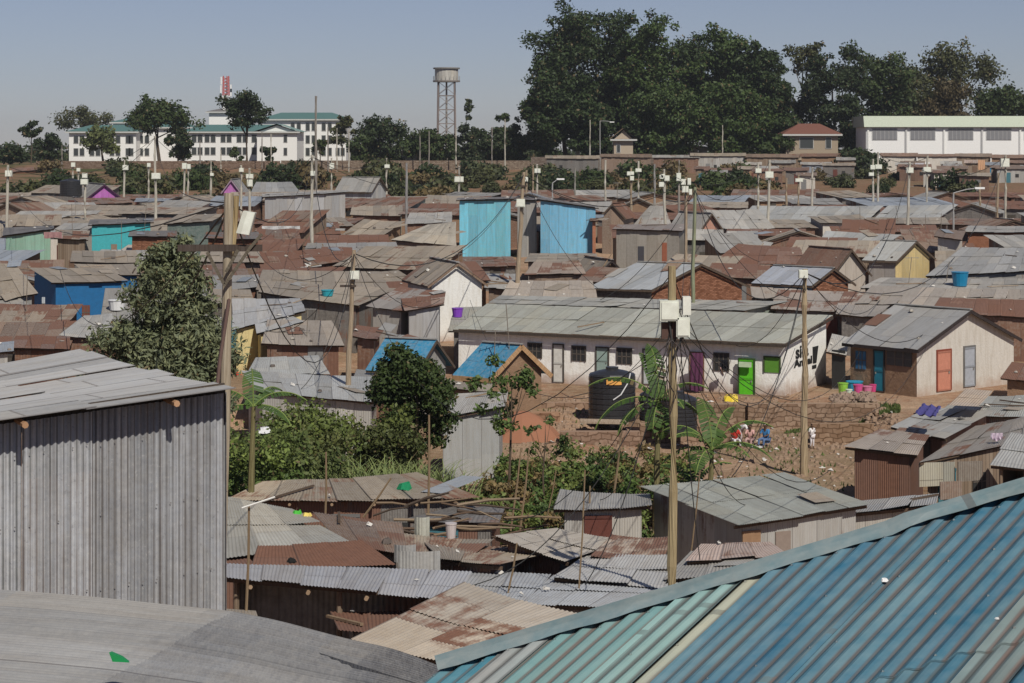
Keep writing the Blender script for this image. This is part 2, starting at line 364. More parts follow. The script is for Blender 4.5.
def wallmat(wc):
    return {'cream':'plaster','white':'plaster','yellow':'plaster','mudc':'mud','brickc':'brick','board':'planks','pink':'plaster','purple':'plaster'}.get(wc, 'wall_sheet')
def finish(label, A, B, C, D, rc, rust, wc, wr, opts, corr):
    """single-pitch house under the panel A,B (eave) C,D (top)"""
    rr = random.Random(hash_(label)); oh = opts.get('oh', .3)
    Wd = (B-A).length; Ln = (D-A).length; cx = (A+B+C+D)/4
    root = thing(opts.get('name', 'shack'), (cx.x, cx.y, g(cx.x, cx.y)), label, opts.get('cat', 'shack'), opts.get('group', 'iron-roofed shacks of the settlement'))
    rm = MB(); roof_panel(rm, A, B, C, D, corr, opts.get('jit', 1), rr=rr)
    rmat = M['sheet_real'] if corr else M[opts.get('rmat', 'sheet')]
    rcol = PAL[rc] if isinstance(rc, str) else rc; v = rr.uniform(.9, 1.08)
    rcol = tuple(min(1, c*v) for c in rcol)
    ro = rm.build('roof', rmat, root, rcol+(rust,))
    e = min(.3, oh/max(Wd, .1)); f = min(.3, oh/max(Ln, .1))
    P = [bil(A, B, C, D, s, t) for s, t in ((e, f), (1-e, f), (1-e, 1-f), (e, 1-f))]
    if not opts.get('open'):
        wm = MB(); base = [Vector((p.x, p.y, min(g(p.x, p.y)-.5, p.z-.6))) for p in P]
        wall_prism(wm, base, [p.z-.05 for p in P]); wl = wm.build('wall', M[opts.get('wmat') or wallmat(wc)], root, (PAL[wc] if isinstance(wc, str) else wc)+(wr,))
    else:
        for p in P+[lerp(P[0], P[1], .5)]:
            pm = MB(); gz = g(p.x, p.y); pm.tube([(p.x, p.y, gz-.2), (p.x, p.y, p.z-.03)], .06); pm.build('post', M['wood'], root, (.25,.19,.14))
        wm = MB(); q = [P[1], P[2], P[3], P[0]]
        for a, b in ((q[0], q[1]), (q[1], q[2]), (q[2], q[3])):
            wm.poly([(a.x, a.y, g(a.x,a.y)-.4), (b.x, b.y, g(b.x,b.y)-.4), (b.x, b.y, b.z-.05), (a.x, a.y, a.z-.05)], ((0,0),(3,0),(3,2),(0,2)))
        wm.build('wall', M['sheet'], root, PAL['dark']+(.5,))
    if opts.get('beams', 1):
        bm = MB(); k = 0
        for t_ in (f*.6, ): bm.beam(bil(A, B, C, D, 0, t_)-Vector((0,0,.07)), bil(A, B, C, D, 1, t_)-Vector((0,0,.07)), .05, .08)
        bm.build('eave_beam', M['wood'], root, (.13,.09,.065))
        if opts.get('rafters') or (A.y < 62 and not opts.get('open') is None):
            nr = max(3, int(Wd/1.1))
            for i in range(nr):
                s = (i+.5)/nr; q0 = bil(A, B, C, D, s, -.01)-Vector((0,0,.13)); q1 = bil(A, B, C, D, s, .97)-Vector((0,0,.13))
                b2 = MB(); b2.tube([q0, q1], .045, 6); b2.build('rafter', M['wood'], root, (.42,.30,.2))
    a, b = P[0], P[1]; gz = g(a.x, a.y)
    for op in opts.get('ops', ()):      # (kind, px0, px1, z0, z1, colour, frame, wall) z above the ground
        kind, x0, x1, z0, z1, cc = op[:6]; fr = op[6] if len(op) > 6 else None; wl_ = op[7] if len(op) > 7 else 0
        aa, bb = P[wl_], P[(wl_+1) % 4]; s0, s1 = sorted((s_at(x0, aa, bb), s_at(x1, aa, bb)))
        opening(root, None, aa, bb, s0, s1, gz+z0, gz+z1, kind, cc, fr)
    if 'ops' not in opts and not opts.get('open') and Wd > 2.5:
        Lw = (b-a).length; s = rr.uniform(.25, Lw-1.3)
        opening(root, None, a, b, s, s+.8, gz+.05, gz+1.85, 'door', rr.choice([(.16,.10,.07), (.05,.16,.2), (.2,.2,.2), (.12,.04,.03), (.07,.06,.05)]))
        if Lw > 4:
            s2 = s+1.6 if s < Lw/2-.4 else s-1.3
            opening(root, None, a, b, s2, s2+.6, gz+1.0, gz+1.6, 'window', (.03,.03,.03))
    xs = [p.x for p in (A, B, C, D)]; yy = [p.y for p in (A, B, C, D)]
    footprints.append((min(xs), max(xs), min(yy), max(yy))); roofs.append((label, A, B, C, D))
    return root, P
def hash_(s): return sum((i+1)*ord(c)*7 for i, c in enumerate(s)) & 0xffffff
def H(label, q, rc='grey', rust=.25, wc='grey', wr=.3, s=.15, h=2.3, Y=None, D=None, corr=False, rot=.35, **opts):
    """q = FLx,FLy,FRx,FRy,BRx,BRy,BLx,BLy of a roof as seen; s = slope, h = eave height"""
    flx, fly, frx, fry, brx, bry, blx, bly = q; mid = (fly+fry)/2
    Y0 = Y or Yof(mid, h)
    Yl = Y0+(Yof(fly, h)-Yof(mid, h))*rot; Yr = Y0+(Yof(fry, h)-Yof(mid, h))*rot
    def dep(py, yf, pb):
        zf = -(py-HY)*yf/F; pb -= HY
        return max(1.2, min(14, (-F*zf-pb*yf)/(pb+F*s))) if pb+F*s > 10 else 6
    Dl = D or dep(fly, Yl, bly); Dr = D or dep(fry, Yr, bry)
    if max(Dl, Dr)/min(Dl, Dr) > 1.6: Dl = Dr = (Dl+Dr)/2
    return finish(label, W(flx, fly, Yl), W(frx, fry, Yr), W(brx, bry, Yr+Dr), W(blx, bly, Yl+Dl), rc, rust, wc, wr, opts, corr)
def GAB(label, p0, p1, p2, rise, rc='grey', rust=.2, wc='cream', wr=.2, h=2.3, Y=None, gw=None, corr=False, **opts):
    """gabled house: p0=(px,py) near eave corner, p1=(px,dY) the other end of that eave, p2=(px,dY) across the gable end"""
    rr = random.Random(hash_(label)); Y0 = Y or Yof(p0[1], h)
    A = W(p0[0], p0[1], Y0); z = A.z
    def at(px, Yv): return Vector(((px-512)*Yv/F, Yv, z))
    B = at(p1[0], Y0+p1[1]); C = at(p2[0], Y0+p2[1]); D = B+C-A; up = Vector((0,0,rise))
    R0 = (A+C)/2+up; R1 = (B+D)/2+up
    ctr = (A+B+C+D)/4
    root = thing(opts.get('name', 'house'), (ctr.x, ctr.y, g(ctr.x, ctr.y)), label, opts.get('cat', 'house'), opts.get('group', 'gabled houses of the settlement'))
    rm = MB(); roof_panel(rm, A, B, R1, R0, corr, opts.get('jit', .7), rr=rr); roof_panel(rm, C, D, R1, R0, corr, opts.get('jit', .7), u0=40, rr=rr)
    rm.build('roof', M[opts.get('rmat', 'sheet')], root, (PAL[rc] if isinstance(rc, str) else rc)+(rust,))
    rg = MB(); rg.beam(R0+Vector((0,0,.05)), R1+Vector((0,0,.05)), .25, .05); rg.build('ridge_cap', M['sheet_smooth'], root, PAL['grey' if rc not in ('blue', 'rust') else rc]+(rust,))
    # walls: inset from the eaves along both directions
    ue = (B-A); ug = (C-A); e = .3/ue.length; f = .3/ug.length
    def pt(a, b, dz=0): return A+ue*a+ug*b+Vector((0,0,dz))
    slope = rise*2
    pts = [pt(e, f), pt(1-e, f), pt(1-e, .5), pt(1-e, 1-f), pt(e, 1-f), pt(e, .5)]
    tops = [z+slope*f-.05, z+slope*f-.05, z+rise-.06, z+slope*f-.05, z+slope*f-.05, z+rise-.06]
    base = [Vector((p.x, p.y, g(p.x, p.y)-.5)) for p in pts]
    wm = MB()
    if gw:
        # eave walls and gable ends are different materials: two wall parts
        for lo, hi in ((0, 1), (3, 4)):
            i, j = lo, hi; L = (pts[j]-pts[i]).length
            wm.poly([base[i], base[j], Vector((base[j].x, base[j].y, tops[j])), Vector((base[i].x, base[i].y, tops[i]))], ((0,0),(L,0),(L,2.5),(0,2.5)))
            wm.build('wall', M[wallmat(wc)], root, (PAL[wc] if isinstance(wc, str) else wc)+(wr,)); wm = MB()
        for tri in ((4, 5, 0), (1, 2, 3)):
            wg = MB(); i, k, j = tri; L = (pts[j]-pts[i]).length
            wg.poly([base[i], base[j], Vector((base[j].x, base[j].y, tops[j])), Vector((base[k].x, base[k].y, tops[k])), Vector((base[i].x, base[i].y, tops[i]))], ((0,0),(L,0),(L,tops[j]-base[j].z),(L/2,tops[k]-base[k].z),(0,tops[i]-base[i].z)))
            wg.build('gable_wall', M[wallmat(gw)], root, (PAL[gw] if isinstance(gw, str) else gw)+(wr,))
    else:
        wall_prism(wm, base, tops); wm.build('wall', M[wallmat(wc)], root, (PAL[wc] if isinstance(wc, str) else wc)+(wr,))
    vb = MB()
    for S, T in ((A, R0), (C, R0), (A, B)): vb.beam(S-Vector((0,0,.08)), T-Vector((0,0,.08)), .04, opts.get('vh', .12))
    vb.build('verge_board', M['wood'], root, opts.get('vcol', (.12,.09,.07)))
    for op in opts.get('ops', ()):      # wall 'e' = eave wall A-B, 'g' = gable end A-C
        kind, x0, x1, z0, z1, cc, fr, wl_ = op
        aa, bb = (pts[0], pts[1]) if wl_ == 'e' else (pts[0], pts[4]); gz = g(pts[0].x, pts[0].y)
        s0, s1 = sorted((s_at(x0, aa, bb), s_at(x1, aa, bb))); opening(root, None, aa, bb, s0, s1, gz+z0, gz+z1, kind, cc, fr)
    xs = [p.x for p in (A, B, C, D)]; yy = [p.y for p in (A, B, C, D)]
    footprints.append((min(xs), max(xs), min(yy), max(yy))); roofs.append((label, A, B, R1, R0))
    return root, pts, tops
# ---------------------------------------------------------------- near buildings
DK = (.03, .03, .03)
BRN = (.16, .10, .07)
# big grey shed at the near left
A, B = W(-70, 433, 20.2), W(233, 390.5, 21.6); dd = Vector((-3.1, 6.4, -.22))
nr_, P_ = finish('large shed clad in dull grey corrugated iron with two rafter ends poking out', A, B, B+dd, A+dd+Vector((0,0,-.35)), (.33,.335,.35), .1, (.29,.29,.315), .04, dict(name='shed', cat='shed', group=None, oh=.01, beams=0, ops=(), wmat='dark', jit=1.3), True)
for o_ in list(nr_.children):
    if o_.name.startswith(('wall', 'roof')): bpy.data.objects.remove(o_)
_C, _D = B+dd, A+dd+Vector((0,0,-.2)); _m = MB(); roof_panel(_m, B, _C, _D, A, True, .8, rows_=2, rr=random.Random(5)); _m.build('roof', M['sheet_real'], nr_, (.33,.335,.35,.1))
a, b = B+(A-B)*.985+Vector((.03,.44,-.05)), B+(A-B)*.062+Vector((.03,.44,-.05))
def iron_wall(root, a, b, zb, seed=0, amp=.014, ov=0, color=(.345,.355,.38,.02), tops=True):
    mb = MB(); L = (Vector((b.x-a.x, b.y-a.y, 0))).length; d = (b-a)/L; dh = Vector((d.x, d.y, 0)).normalized(); nn = Vector((dh.y, -dh.x, 0)); rr = random.Random(seed); n = max(1, round(L/.76))
    for i in range(n):
        off = (i % 2)*.014+rr.uniform(0, .012); N = int(L/n/.0127); pv = None
        for q in range(N+2):
            s = L*i/n+q*.0127; 
            if s > L: break
            z = amp*math.sin(6.28318*s/.076)+off; P = a+d*s+nn*z; Q = Vector((P.x, P.y, zb))
            if pv: mb.poly([pv[1], Q, P, pv[0]], ((pv[2], 0), (s/L*n*.8, 0), (s/L*n*.8, 3), (pv[2], 3)))
            pv = (P, Q, s/L*n*.8)
    for zz in (.35, 1.1, 1.9, 2.7):
        s = .05
        while s < L-.05:
            if rr.random() < .8:
                c_ = a+d*s+nn*(amp+.022); c_.z -= zz+rr.uniform(-.01, .01); e_ = .011; mb.poly([c_+dh*e_, c_+Vector((0,0,e_)), c_-dh*e_, c_-Vector((0,0,e_))])
            s += .152
    return mb.build('wall', M['grimy_wall'], root, color)
iron_wall(nr_, a, b, CZ-6.2, 3)
_m = MB(); _m.beam(a+Vector((0,.06,-.03)), b+Vector((0,.06,.0)), .05, .2); _m.build('wall_plate', M['wood'], nr_, (.10,.08,.065))
iron_wall(nr_, b+Vector((.01,.02,0)), b+dd*.9+Vector((.01,.02,-.02)), CZ-6.2, 5)
iron_wall(nr_, a+dd*.95, a, CZ-6.2, 6)
for px, py in ((23, 423.5), (175, 402.5)):
    t_ = s_at(px, A, B)/(B-A).length; p = lerp(A, B, t_)-Vector((0,0,.05)); m = MB(); m.tube([p+Vector((.035,-.03,0)), p+Vector((-.3, .7, .0))], .035, 7); m.build('rafter', M['wood'], nr_, (.50,.30,.18))
# near grey roof in the bottom left corner: iron laid nearly flat, corrugations running across
c0 = [W(-60, 584, 17.5), W(229, 610, 16.2), W(385, 647, 13.8), W(520, 694, 11.0)]
root = thing('shed', (-2.6, 12, g(-2.6, 12)), 'low grey iron roof in the foreground with a green bottle shard lying on it', 'roof', None)
rm = MB(); far = c0; near = [Vector((-6.5, 8.0, CZ-3.62)), Vector((-4.2, 7.6, CZ-3.45)), Vector((-2.0, 7.3, CZ-3.25)), Vector((.55, 6.6, CZ-3.0))]
NS = 420
pl = lambda c, t: (c[0].lerp(c[1], t*3) if t < 1/3 else c[1].lerp(c[2], t*3-1) if t < 2/3 else c[2].lerp(c[3], t*3-2))
NR = 760
prev = None
for j in range(NR+1):
    t = j/NR; row = []
    stepz = .016*int(t*11)%.032
    zz = .008*math.sin(t*9.2/.076*6.28318)+((int(t*10.5)) % 2)*.014
    for i in range(33):
        p = pl(near, i/32).lerp(pl(far, i/32), t); row.append(p+Vector((0,0,zz+.006*math.sin(i*.7+t*4))))
    if prev:
        for i in range(32): rm.quad_up([prev[i], prev[i+1], row[i+1], row[i]], [(q[1], q[0]) for q in ((i*.3, (j-1)/NR*8.6), (i*.3+.3, (j-1)/NR*8.6), (i*.3+.3, j/NR*8.6), (i*.3, j/NR*8.6))])
    prev = row
rm.build('roof', M['fore_roof'], root, (.285,.285,.288,.06))
wm = MB(); P4 = [near[0], near[3], far[3]-Vector((.1,.1,0)), far[1]-Vector((0,.2,0)), far[0]-Vector((0,.2,0))]
wall_prism(wm, [Vector((p.x, p.y, g(p.x, p.y)-1)) for p in P4], [p.z-.06 for p in P4]); wm.build('wall', M['sheet'], root, PAL['grey']+(.2,))
footprints.append((-7, 1, 6, 17)); 
sm = MB(); c = W(122, 661, 13.35); sm.hexa([c+Vector(v)*1 for v in ((-.06,-.02,0),(.055,-.04,0),(.05,.0,0),(-.08,.05,0),(-.085,-.01,.06),(0,-.02,.03),(0,.02,.03),(-.075,.04,.055))])
tag(sm.build('bottle_shard', M['plastic'], None, (.01,.22,.06), at=c), 'curved shard of green glass lying on the foreground grey roof', 'glass shard')
# the blue hipped roof at the near right
A0 = W(447, 664, 9.0); cdn = Vector((-.65,-.76,-.36)); eh = Vector((.76,-.65,.035)); rdir = -cdn+eh
hipL = 3.9; m = MB(); seedr = random.Random(11)
# plane through A0: point = A0 + rdir*t (hip line) + cdn*s
cuts = [(0, .55, (.05,.17,.25)), (.55, 1.35, None), (1.35, 1.75, None)]
width = hipL; ncol = int(width/.0127); L0 = eh.length
cnrm = cdn.cross(eh).normalized(); cnrm = cnrm if cnrm.z > 0 else -cnrm
root = thing('hip_roof_building', (2.4, 9.6, g(2.4, 9.6)), 'building under a big blue painted corrugated hip roof, nearest on the right', 'building', None)
def paint(t):      # sheet painted in its own colour, by its place along the hip
    return {0:(.10,.27,.35), 1:(.30,.30,.29), 2:(.22,.42,.42), 3:(.27,.48,.46), 4:(.40,.43,.35)}.get(int(t/.19)) if t < .95 else (.055,.20,.36)
sheets = [(0,.20,(.03,.15,.21),.05),(.20,.34,(.27,.28,.28),.1),(.34,.78,(.12,.25,.265),.06),(.78,.98,(.20,.335,.325),.1),(.98,1.08,(.36,.36,.28),.3),(1.08,1.62,(.018,.105,.18),.04),(1.62,2.3,(.024,.12,.195),.12),(2.3,2.5,(.13,.17,.18),.35),(2.5,3.2,(.018,.10,.175),.04),(3.2,3.9,(.045,.14,.19),.12),(3.9,4.1,(.40,.42,.34),.2),(4.1,5.6,(.02,.105,.18),.05)]
for k, (t0, t1, cc, ru) in enumerate(sheets):
    mb = MB(); N = int((t1-t0)*L0/.0127)+3; pv = None; off = (k % 2)*.012
    for q in range(N+1):
        t = t0+(t1-t0+.02)*q/N; hz = A0+rdir*t; w_ = t*L0; z = .010*math.sin(w_*6.28318/.076)+off
        P = hz+cnrm*z; pts = [P+cdn*sv-cnrm*dz for sv, dz in ((-.02, 0), (1.62+.07*(k % 3), 0), (1.625+.07*(k % 3), .009), (3.5, .009), (6.0, .009))]
        if pv:
            for i in range(4): mb.quad_up([pv[0][i], pts[i], pts[i+1], pv[0][i+1]], [(pv[1], i*1.4), (w_, i*1.4), (w_, i*1.4+1.4), (pv[1], i*1.4+1.4)])
        pv = (pts, w_)
    for sv in (.12, .62, 1.15, 1.58, 2.2, 2.9):      # nail heads along the purlins
        q = 0
        while True:
            w_ = (math.ceil(t0*L0/.076)+q*2+.25)*.076; q += 1
            if w_ > t1*L0: break
            if seedr.random() < .12: continue
            c_ = A0+rdir*(w_/L0)+cdn*(sv+seedr.uniform(-.015,.015))+cnrm*(off+.010+(.0 if sv < 1.6 else -.009)); e_ = .009
            mb.poly([c_+eh*e_, c_-cdn*e_, c_-eh*e_, c_+cdn*e_]); top_ = c_+cnrm*.006
            for m1, m2 in ((eh*e_, -cdn*e_), (-cdn*e_, -eh*e_), (-eh*e_, cdn*e_), (cdn*e_, eh*e_)): mb.poly([c_+m1, c_+m2, top_])
    mb.build('roof_sheet', M['blue_roof'], root, cc+(ru,))
# a grey patch sheet near the top and the flashing along the hip
pt_ = MB(); N = 60; pv = None
for q in range(N+1):
    w_ = .8*q/N; t = 2.62+w_/L0; P = A0+rdir*t+cnrm*(.03+.010*math.sin(w_*6.28318/.076)); pts = [P+cdn*(t-2.55)*1+cdn*sv for sv in (-.2, .55)]
    if pv: pt_.quad_up([pv[0][0], pts[0], pts[1], pv[0][1]], [(pv[1], 0), (w_, 0), (w_, .8), (pv[1], .8)])
    pv = (pts, w_)
pt_.build('patch_sheet', M['sheet_real'], root, (.25,.25,.25,.3))
fl = MB(); hn = rdir.normalized(); sd_ = cdn.cross(rdir).normalized(); dwn = cdn-cdn.dot(hn)*hn; dwn.normalize()
up_ = Vector((0,0,1)); far_dn = Vector((.25,.85,-.42)).normalized()
NF = 90
for (o0, o1, off) in (((0, 1, 0)),):
    pv = None
    for i in range(NF+1):
        t = -.03+5.7*i/NF; wob = .006*math.sin(i*1.7)+.004*math.sin(i*.9)
        ctr = A0+rdir*t+cnrm*(.045+((i//24) % 2)*.012); prof = [ctr+dwn*(.075+wob)-cnrm*.022, ctr+dwn*.035+cnrm*.0, ctr+cnrm*.012, ctr+far_dn*.04-cnrm*.0, ctr+far_dn*.14-cnrm*.03]
        if pv:
            for j in range(4): fl.quad_up([pv[j], prof[j], prof[j+1], pv[j+1]], [(j*.05+.2, i*.07), (j*.05+.2, i*.07+.07), (j*.05+.25, i*.07+.07), (j*.05+.25, i*.07)])
        pv = prof
fl.build('hip_flashing', M['sheet_smooth'], root, (.125,.195,.22,.12), smooth=False)
bk = MB(); q0, q1 = A0, A0+rdir*5.4
bk.quad_up([q0, q1, q1+Vector((.6,2.6,-1.6)), q0+Vector((.2,.8,-.5))], ((0,0),(5,0),(5,2),(0,2))); bk.build('back_slope', M['sheet'], root, (.06,.2,.34,.1))
wm = MB(); P4 = [q0+Vector((.5,-.3,-.3)), A0+rdir*5.2+cdn*.3, A0+rdir*5.2+cdn*5.5, A0+cdn*5.5+rdir*1.2]
wall_prism(wm, [Vector((p.x, p.y, g(p.x, p.y)-1)) for p in P4], [p.z-.12 for p in P4]); wm.build('wall', M['sheet'], root, PAL['grey']+(.2,))
footprints.append((-.6, 9, 4, 15))
for (dx, t, s) in ((0, 1.42, 1.0), (0, 2.35, 2.4), (0, .42, .7), (0, 1.55, .3)):
    pass
# ---------------------------------------------------------------- middle-ground roofs (bottom centre)
H('weathered tan iron roof edged with jagged sheets along the front of the tall grass', (226,500,480,500,420,474,262,482), 'tan', .42, 'dark', .6, s=.12, corr=True, rafters=1, jit=1.8)
H('pale concrete-grey iron roof with a brown sheet below it, beside the big grey shed', (214,560,352,543,292,510,214,496), (.42,.41,.37), .12, 'tan', .5, s=.1, corr=True, Y=44, D=7)
H('short rust-red iron roof sheets lying below the pale concrete-grey roof', (250,568,398,566,362,541,258,546), 'rust', 1.0, 'rust', .8, s=.12, corr=True, Y=42.4)
H('small rust-red iron corner of roof beside the grey shed wall', (214,567,256,566,240,548,214,548), 'rust', .95, 'rust', .8, s=.1, Y=42.8, D=2.5, corr=True)
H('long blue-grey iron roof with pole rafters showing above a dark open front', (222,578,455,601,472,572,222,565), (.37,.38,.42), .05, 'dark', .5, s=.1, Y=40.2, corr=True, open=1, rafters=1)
H('blue-grey iron roof carrying the shadow of the meter box pole', (456,600,655,610,716,582,470,572), (.38,.40,.43), .08, 'grey', .4, s=.08, Y=40.4, D=5, corr=True)
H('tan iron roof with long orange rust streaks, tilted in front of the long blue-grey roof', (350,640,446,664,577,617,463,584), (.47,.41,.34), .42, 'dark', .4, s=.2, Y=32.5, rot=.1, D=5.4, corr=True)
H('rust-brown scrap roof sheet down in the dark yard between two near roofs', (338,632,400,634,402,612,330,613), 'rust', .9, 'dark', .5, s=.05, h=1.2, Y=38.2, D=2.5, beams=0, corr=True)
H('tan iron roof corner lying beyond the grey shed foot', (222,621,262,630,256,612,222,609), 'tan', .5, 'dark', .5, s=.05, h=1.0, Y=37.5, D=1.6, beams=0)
H('flat light tan iron roof between the twisted wires and the tilted tan roof', (494,536,566,562,625,541,556,529), (.42,.38,.33), .15, 'grey', .5, s=.06, Y=47.5, rot=.3, D=5, corr=True)
H('long low brown-tan iron roof strip right of the little upright iron box', (440,560,500,566,560,552,420,541), 'tan', .5, 'dark', .5, s=.08, Y=45, D=4.4, corr=True)
H('tan roof with curled brown edge behind the rust-red sheets', (338,541,408,556,402,524,312,512), 'brown', .45, 'dark', .5, s=.15, Y=47, D=4.4, corr=True)
H('rusty tan lean-to roof below the stack of branches', (404,553,470,559,494,540,398,533), 'tan', .6, 'dark', .5, s=.1, Y=46.8, D=3, corr=True)
H('light grey iron roof sloping up to the base of the meter box pole', (553,577,664,590,676,556,585,556), (.42,.42,.42), .12, 'grey', .3, s=.07, Y=43.7, D=5, corr=True)
H('grey iron roof right of the meter box pole with a yellow scrap on it', (664,580,742,574,742,549,690,552), 'grey', .2, 'dark', .4, s=.07, Y=44.5, D=4.5, corr=True)
H('rusty orange and tan patch roof behind the light grey sloping roof', (590,556,664,560,672,538,612,535), (.42,.34,.27), .62, 'dark', .4, s=.05, Y=48, D=4, corr=True)
H('low pinkish tan roof just above the near blue roof flashing', (686,562,790,556,770,542,700,545), 'pink', .3, 'dark', .5, s=.05, Y=46.5, D=2.4)
H('wide pale green-grey iron roof with a low front wall of silvery sheets', (737,526,869,505,783,474,640,487), (.36,.38,.35), .12, 'light', .35, s=.13, Y=54, rot=.5, D=6.5, corr=True, ops=(('board', 742, 760, .1, 2.0, (.28,.17,.1)), ('board', 775, 790, .1, 1.9, (.25,.2,.17)),))
H('row of patched grey iron stalls along the foot of the red slope', (553,510,652,506,650,494,560,490), 'grey', .25, 'light', .35, s=.06, Y=57, h=2.5, D=3, corr=True)
H('dark low lean-to full of branches under the tan roof', (404,520,500,524,505,508,470,503), 'dark', .5, 'dark', .7, s=.05, Y=55, D=3, h=1.8)
H('long silvery iron wall shack with low flat top beside the blue roof', (800,519,935,505,940,494,812,506), (.38,.38,.38), .2, 'light', .2, s=.05, h=2.2, Y=55.8, D=3)
# ---------------------------------------------------------------- right bottom cluster
H('rusted orange iron shack with patched tan roof at the bottom of the sandy mound', (844,447,917,456,930,436,880,430), (.38,.32,.27), .45, (.34,.15,.08), .9, s=.12, Y=70, D=4.5, h=2.6, rot=.4, corr=False, ops=())
H('grey patched roof with a curled black front edge beside the sandy mound', (890,427,945,440,996,412,930,408), (.36,.36,.35), .3, 'rust', .7, s=.1, Y=77, D=5, rot=.5)
H('long grey-brown roof above crooked grey board panels', (918,463,1040,436,1036,414,975,427), (.33,.30,.27), .4, 'board', .6, s=.1, Y=68, D=5, h=2.6, rot=.4)
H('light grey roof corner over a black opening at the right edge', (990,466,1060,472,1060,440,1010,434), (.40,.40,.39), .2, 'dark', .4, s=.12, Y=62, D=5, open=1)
H('greenish grey flat roof at the right edge below the cream gabled house', (935,414,1050,418,1050,395,962,397), (.35,.36,.34), .3, 'dark', .5, s=.06, Y=82, D=6)
H('small brown-red roof hanging over clothes at the far right', (1000,378,1050,384,1050,366,1012,362), 'rust', .8, 'mudc', .3, s=.15, Y=96, D=3.5)
H('low dark brown roof behind the rusted orange shack', (880,442,905,446,920,430,900,428), 'brown', .7, 'dark', .5, s=.08, Y=74, D=3)
for (x0, x1, y0, y1, Y_, cc, al, lb) in ((919,955,463,487,66.8,(.40,.39,.33),.3,'pale ribbed iron panel nailed flat on the grey-brown shack front'), (958,983,462,482,66.6,(.3,.25,.21),.4,'dull brown board panel next to the pale ribbed panel'), (940,962,482,500,65.5,(.28,.2,.16),.6,'slanted rust-brown panel leaning below the pale ribbed one')):
    mb = MB(); p0, p1, p2, p3 = W(x0, y1, Y_), W(x1, y1-2, Y_), W(x1, y0-1, Y_), W(x0, y0, Y_)
    o3 = Vector((0,.05,0)); mb.hexa([p0, p1, p1+o3, p0+o3, p3, p2, p2+o3, p3+o3]); tag(mb.build('wall_panel', M['sheet'], None, cc+(al,), at=p0), lb, 'panel')
# ---------------------------------------------------------------- terrace: the white row house
wa, P = H('long whitewashed row house with pale green-grey roof and a bright green door', (455,328,783,343,833,315,503,303), (.43,.44,.39), .06, 'white', 0, Y=102, D=6.7, rot=0, name='row_house', cat='house', group=None, oh=.35, rmat='sheet', ops=())
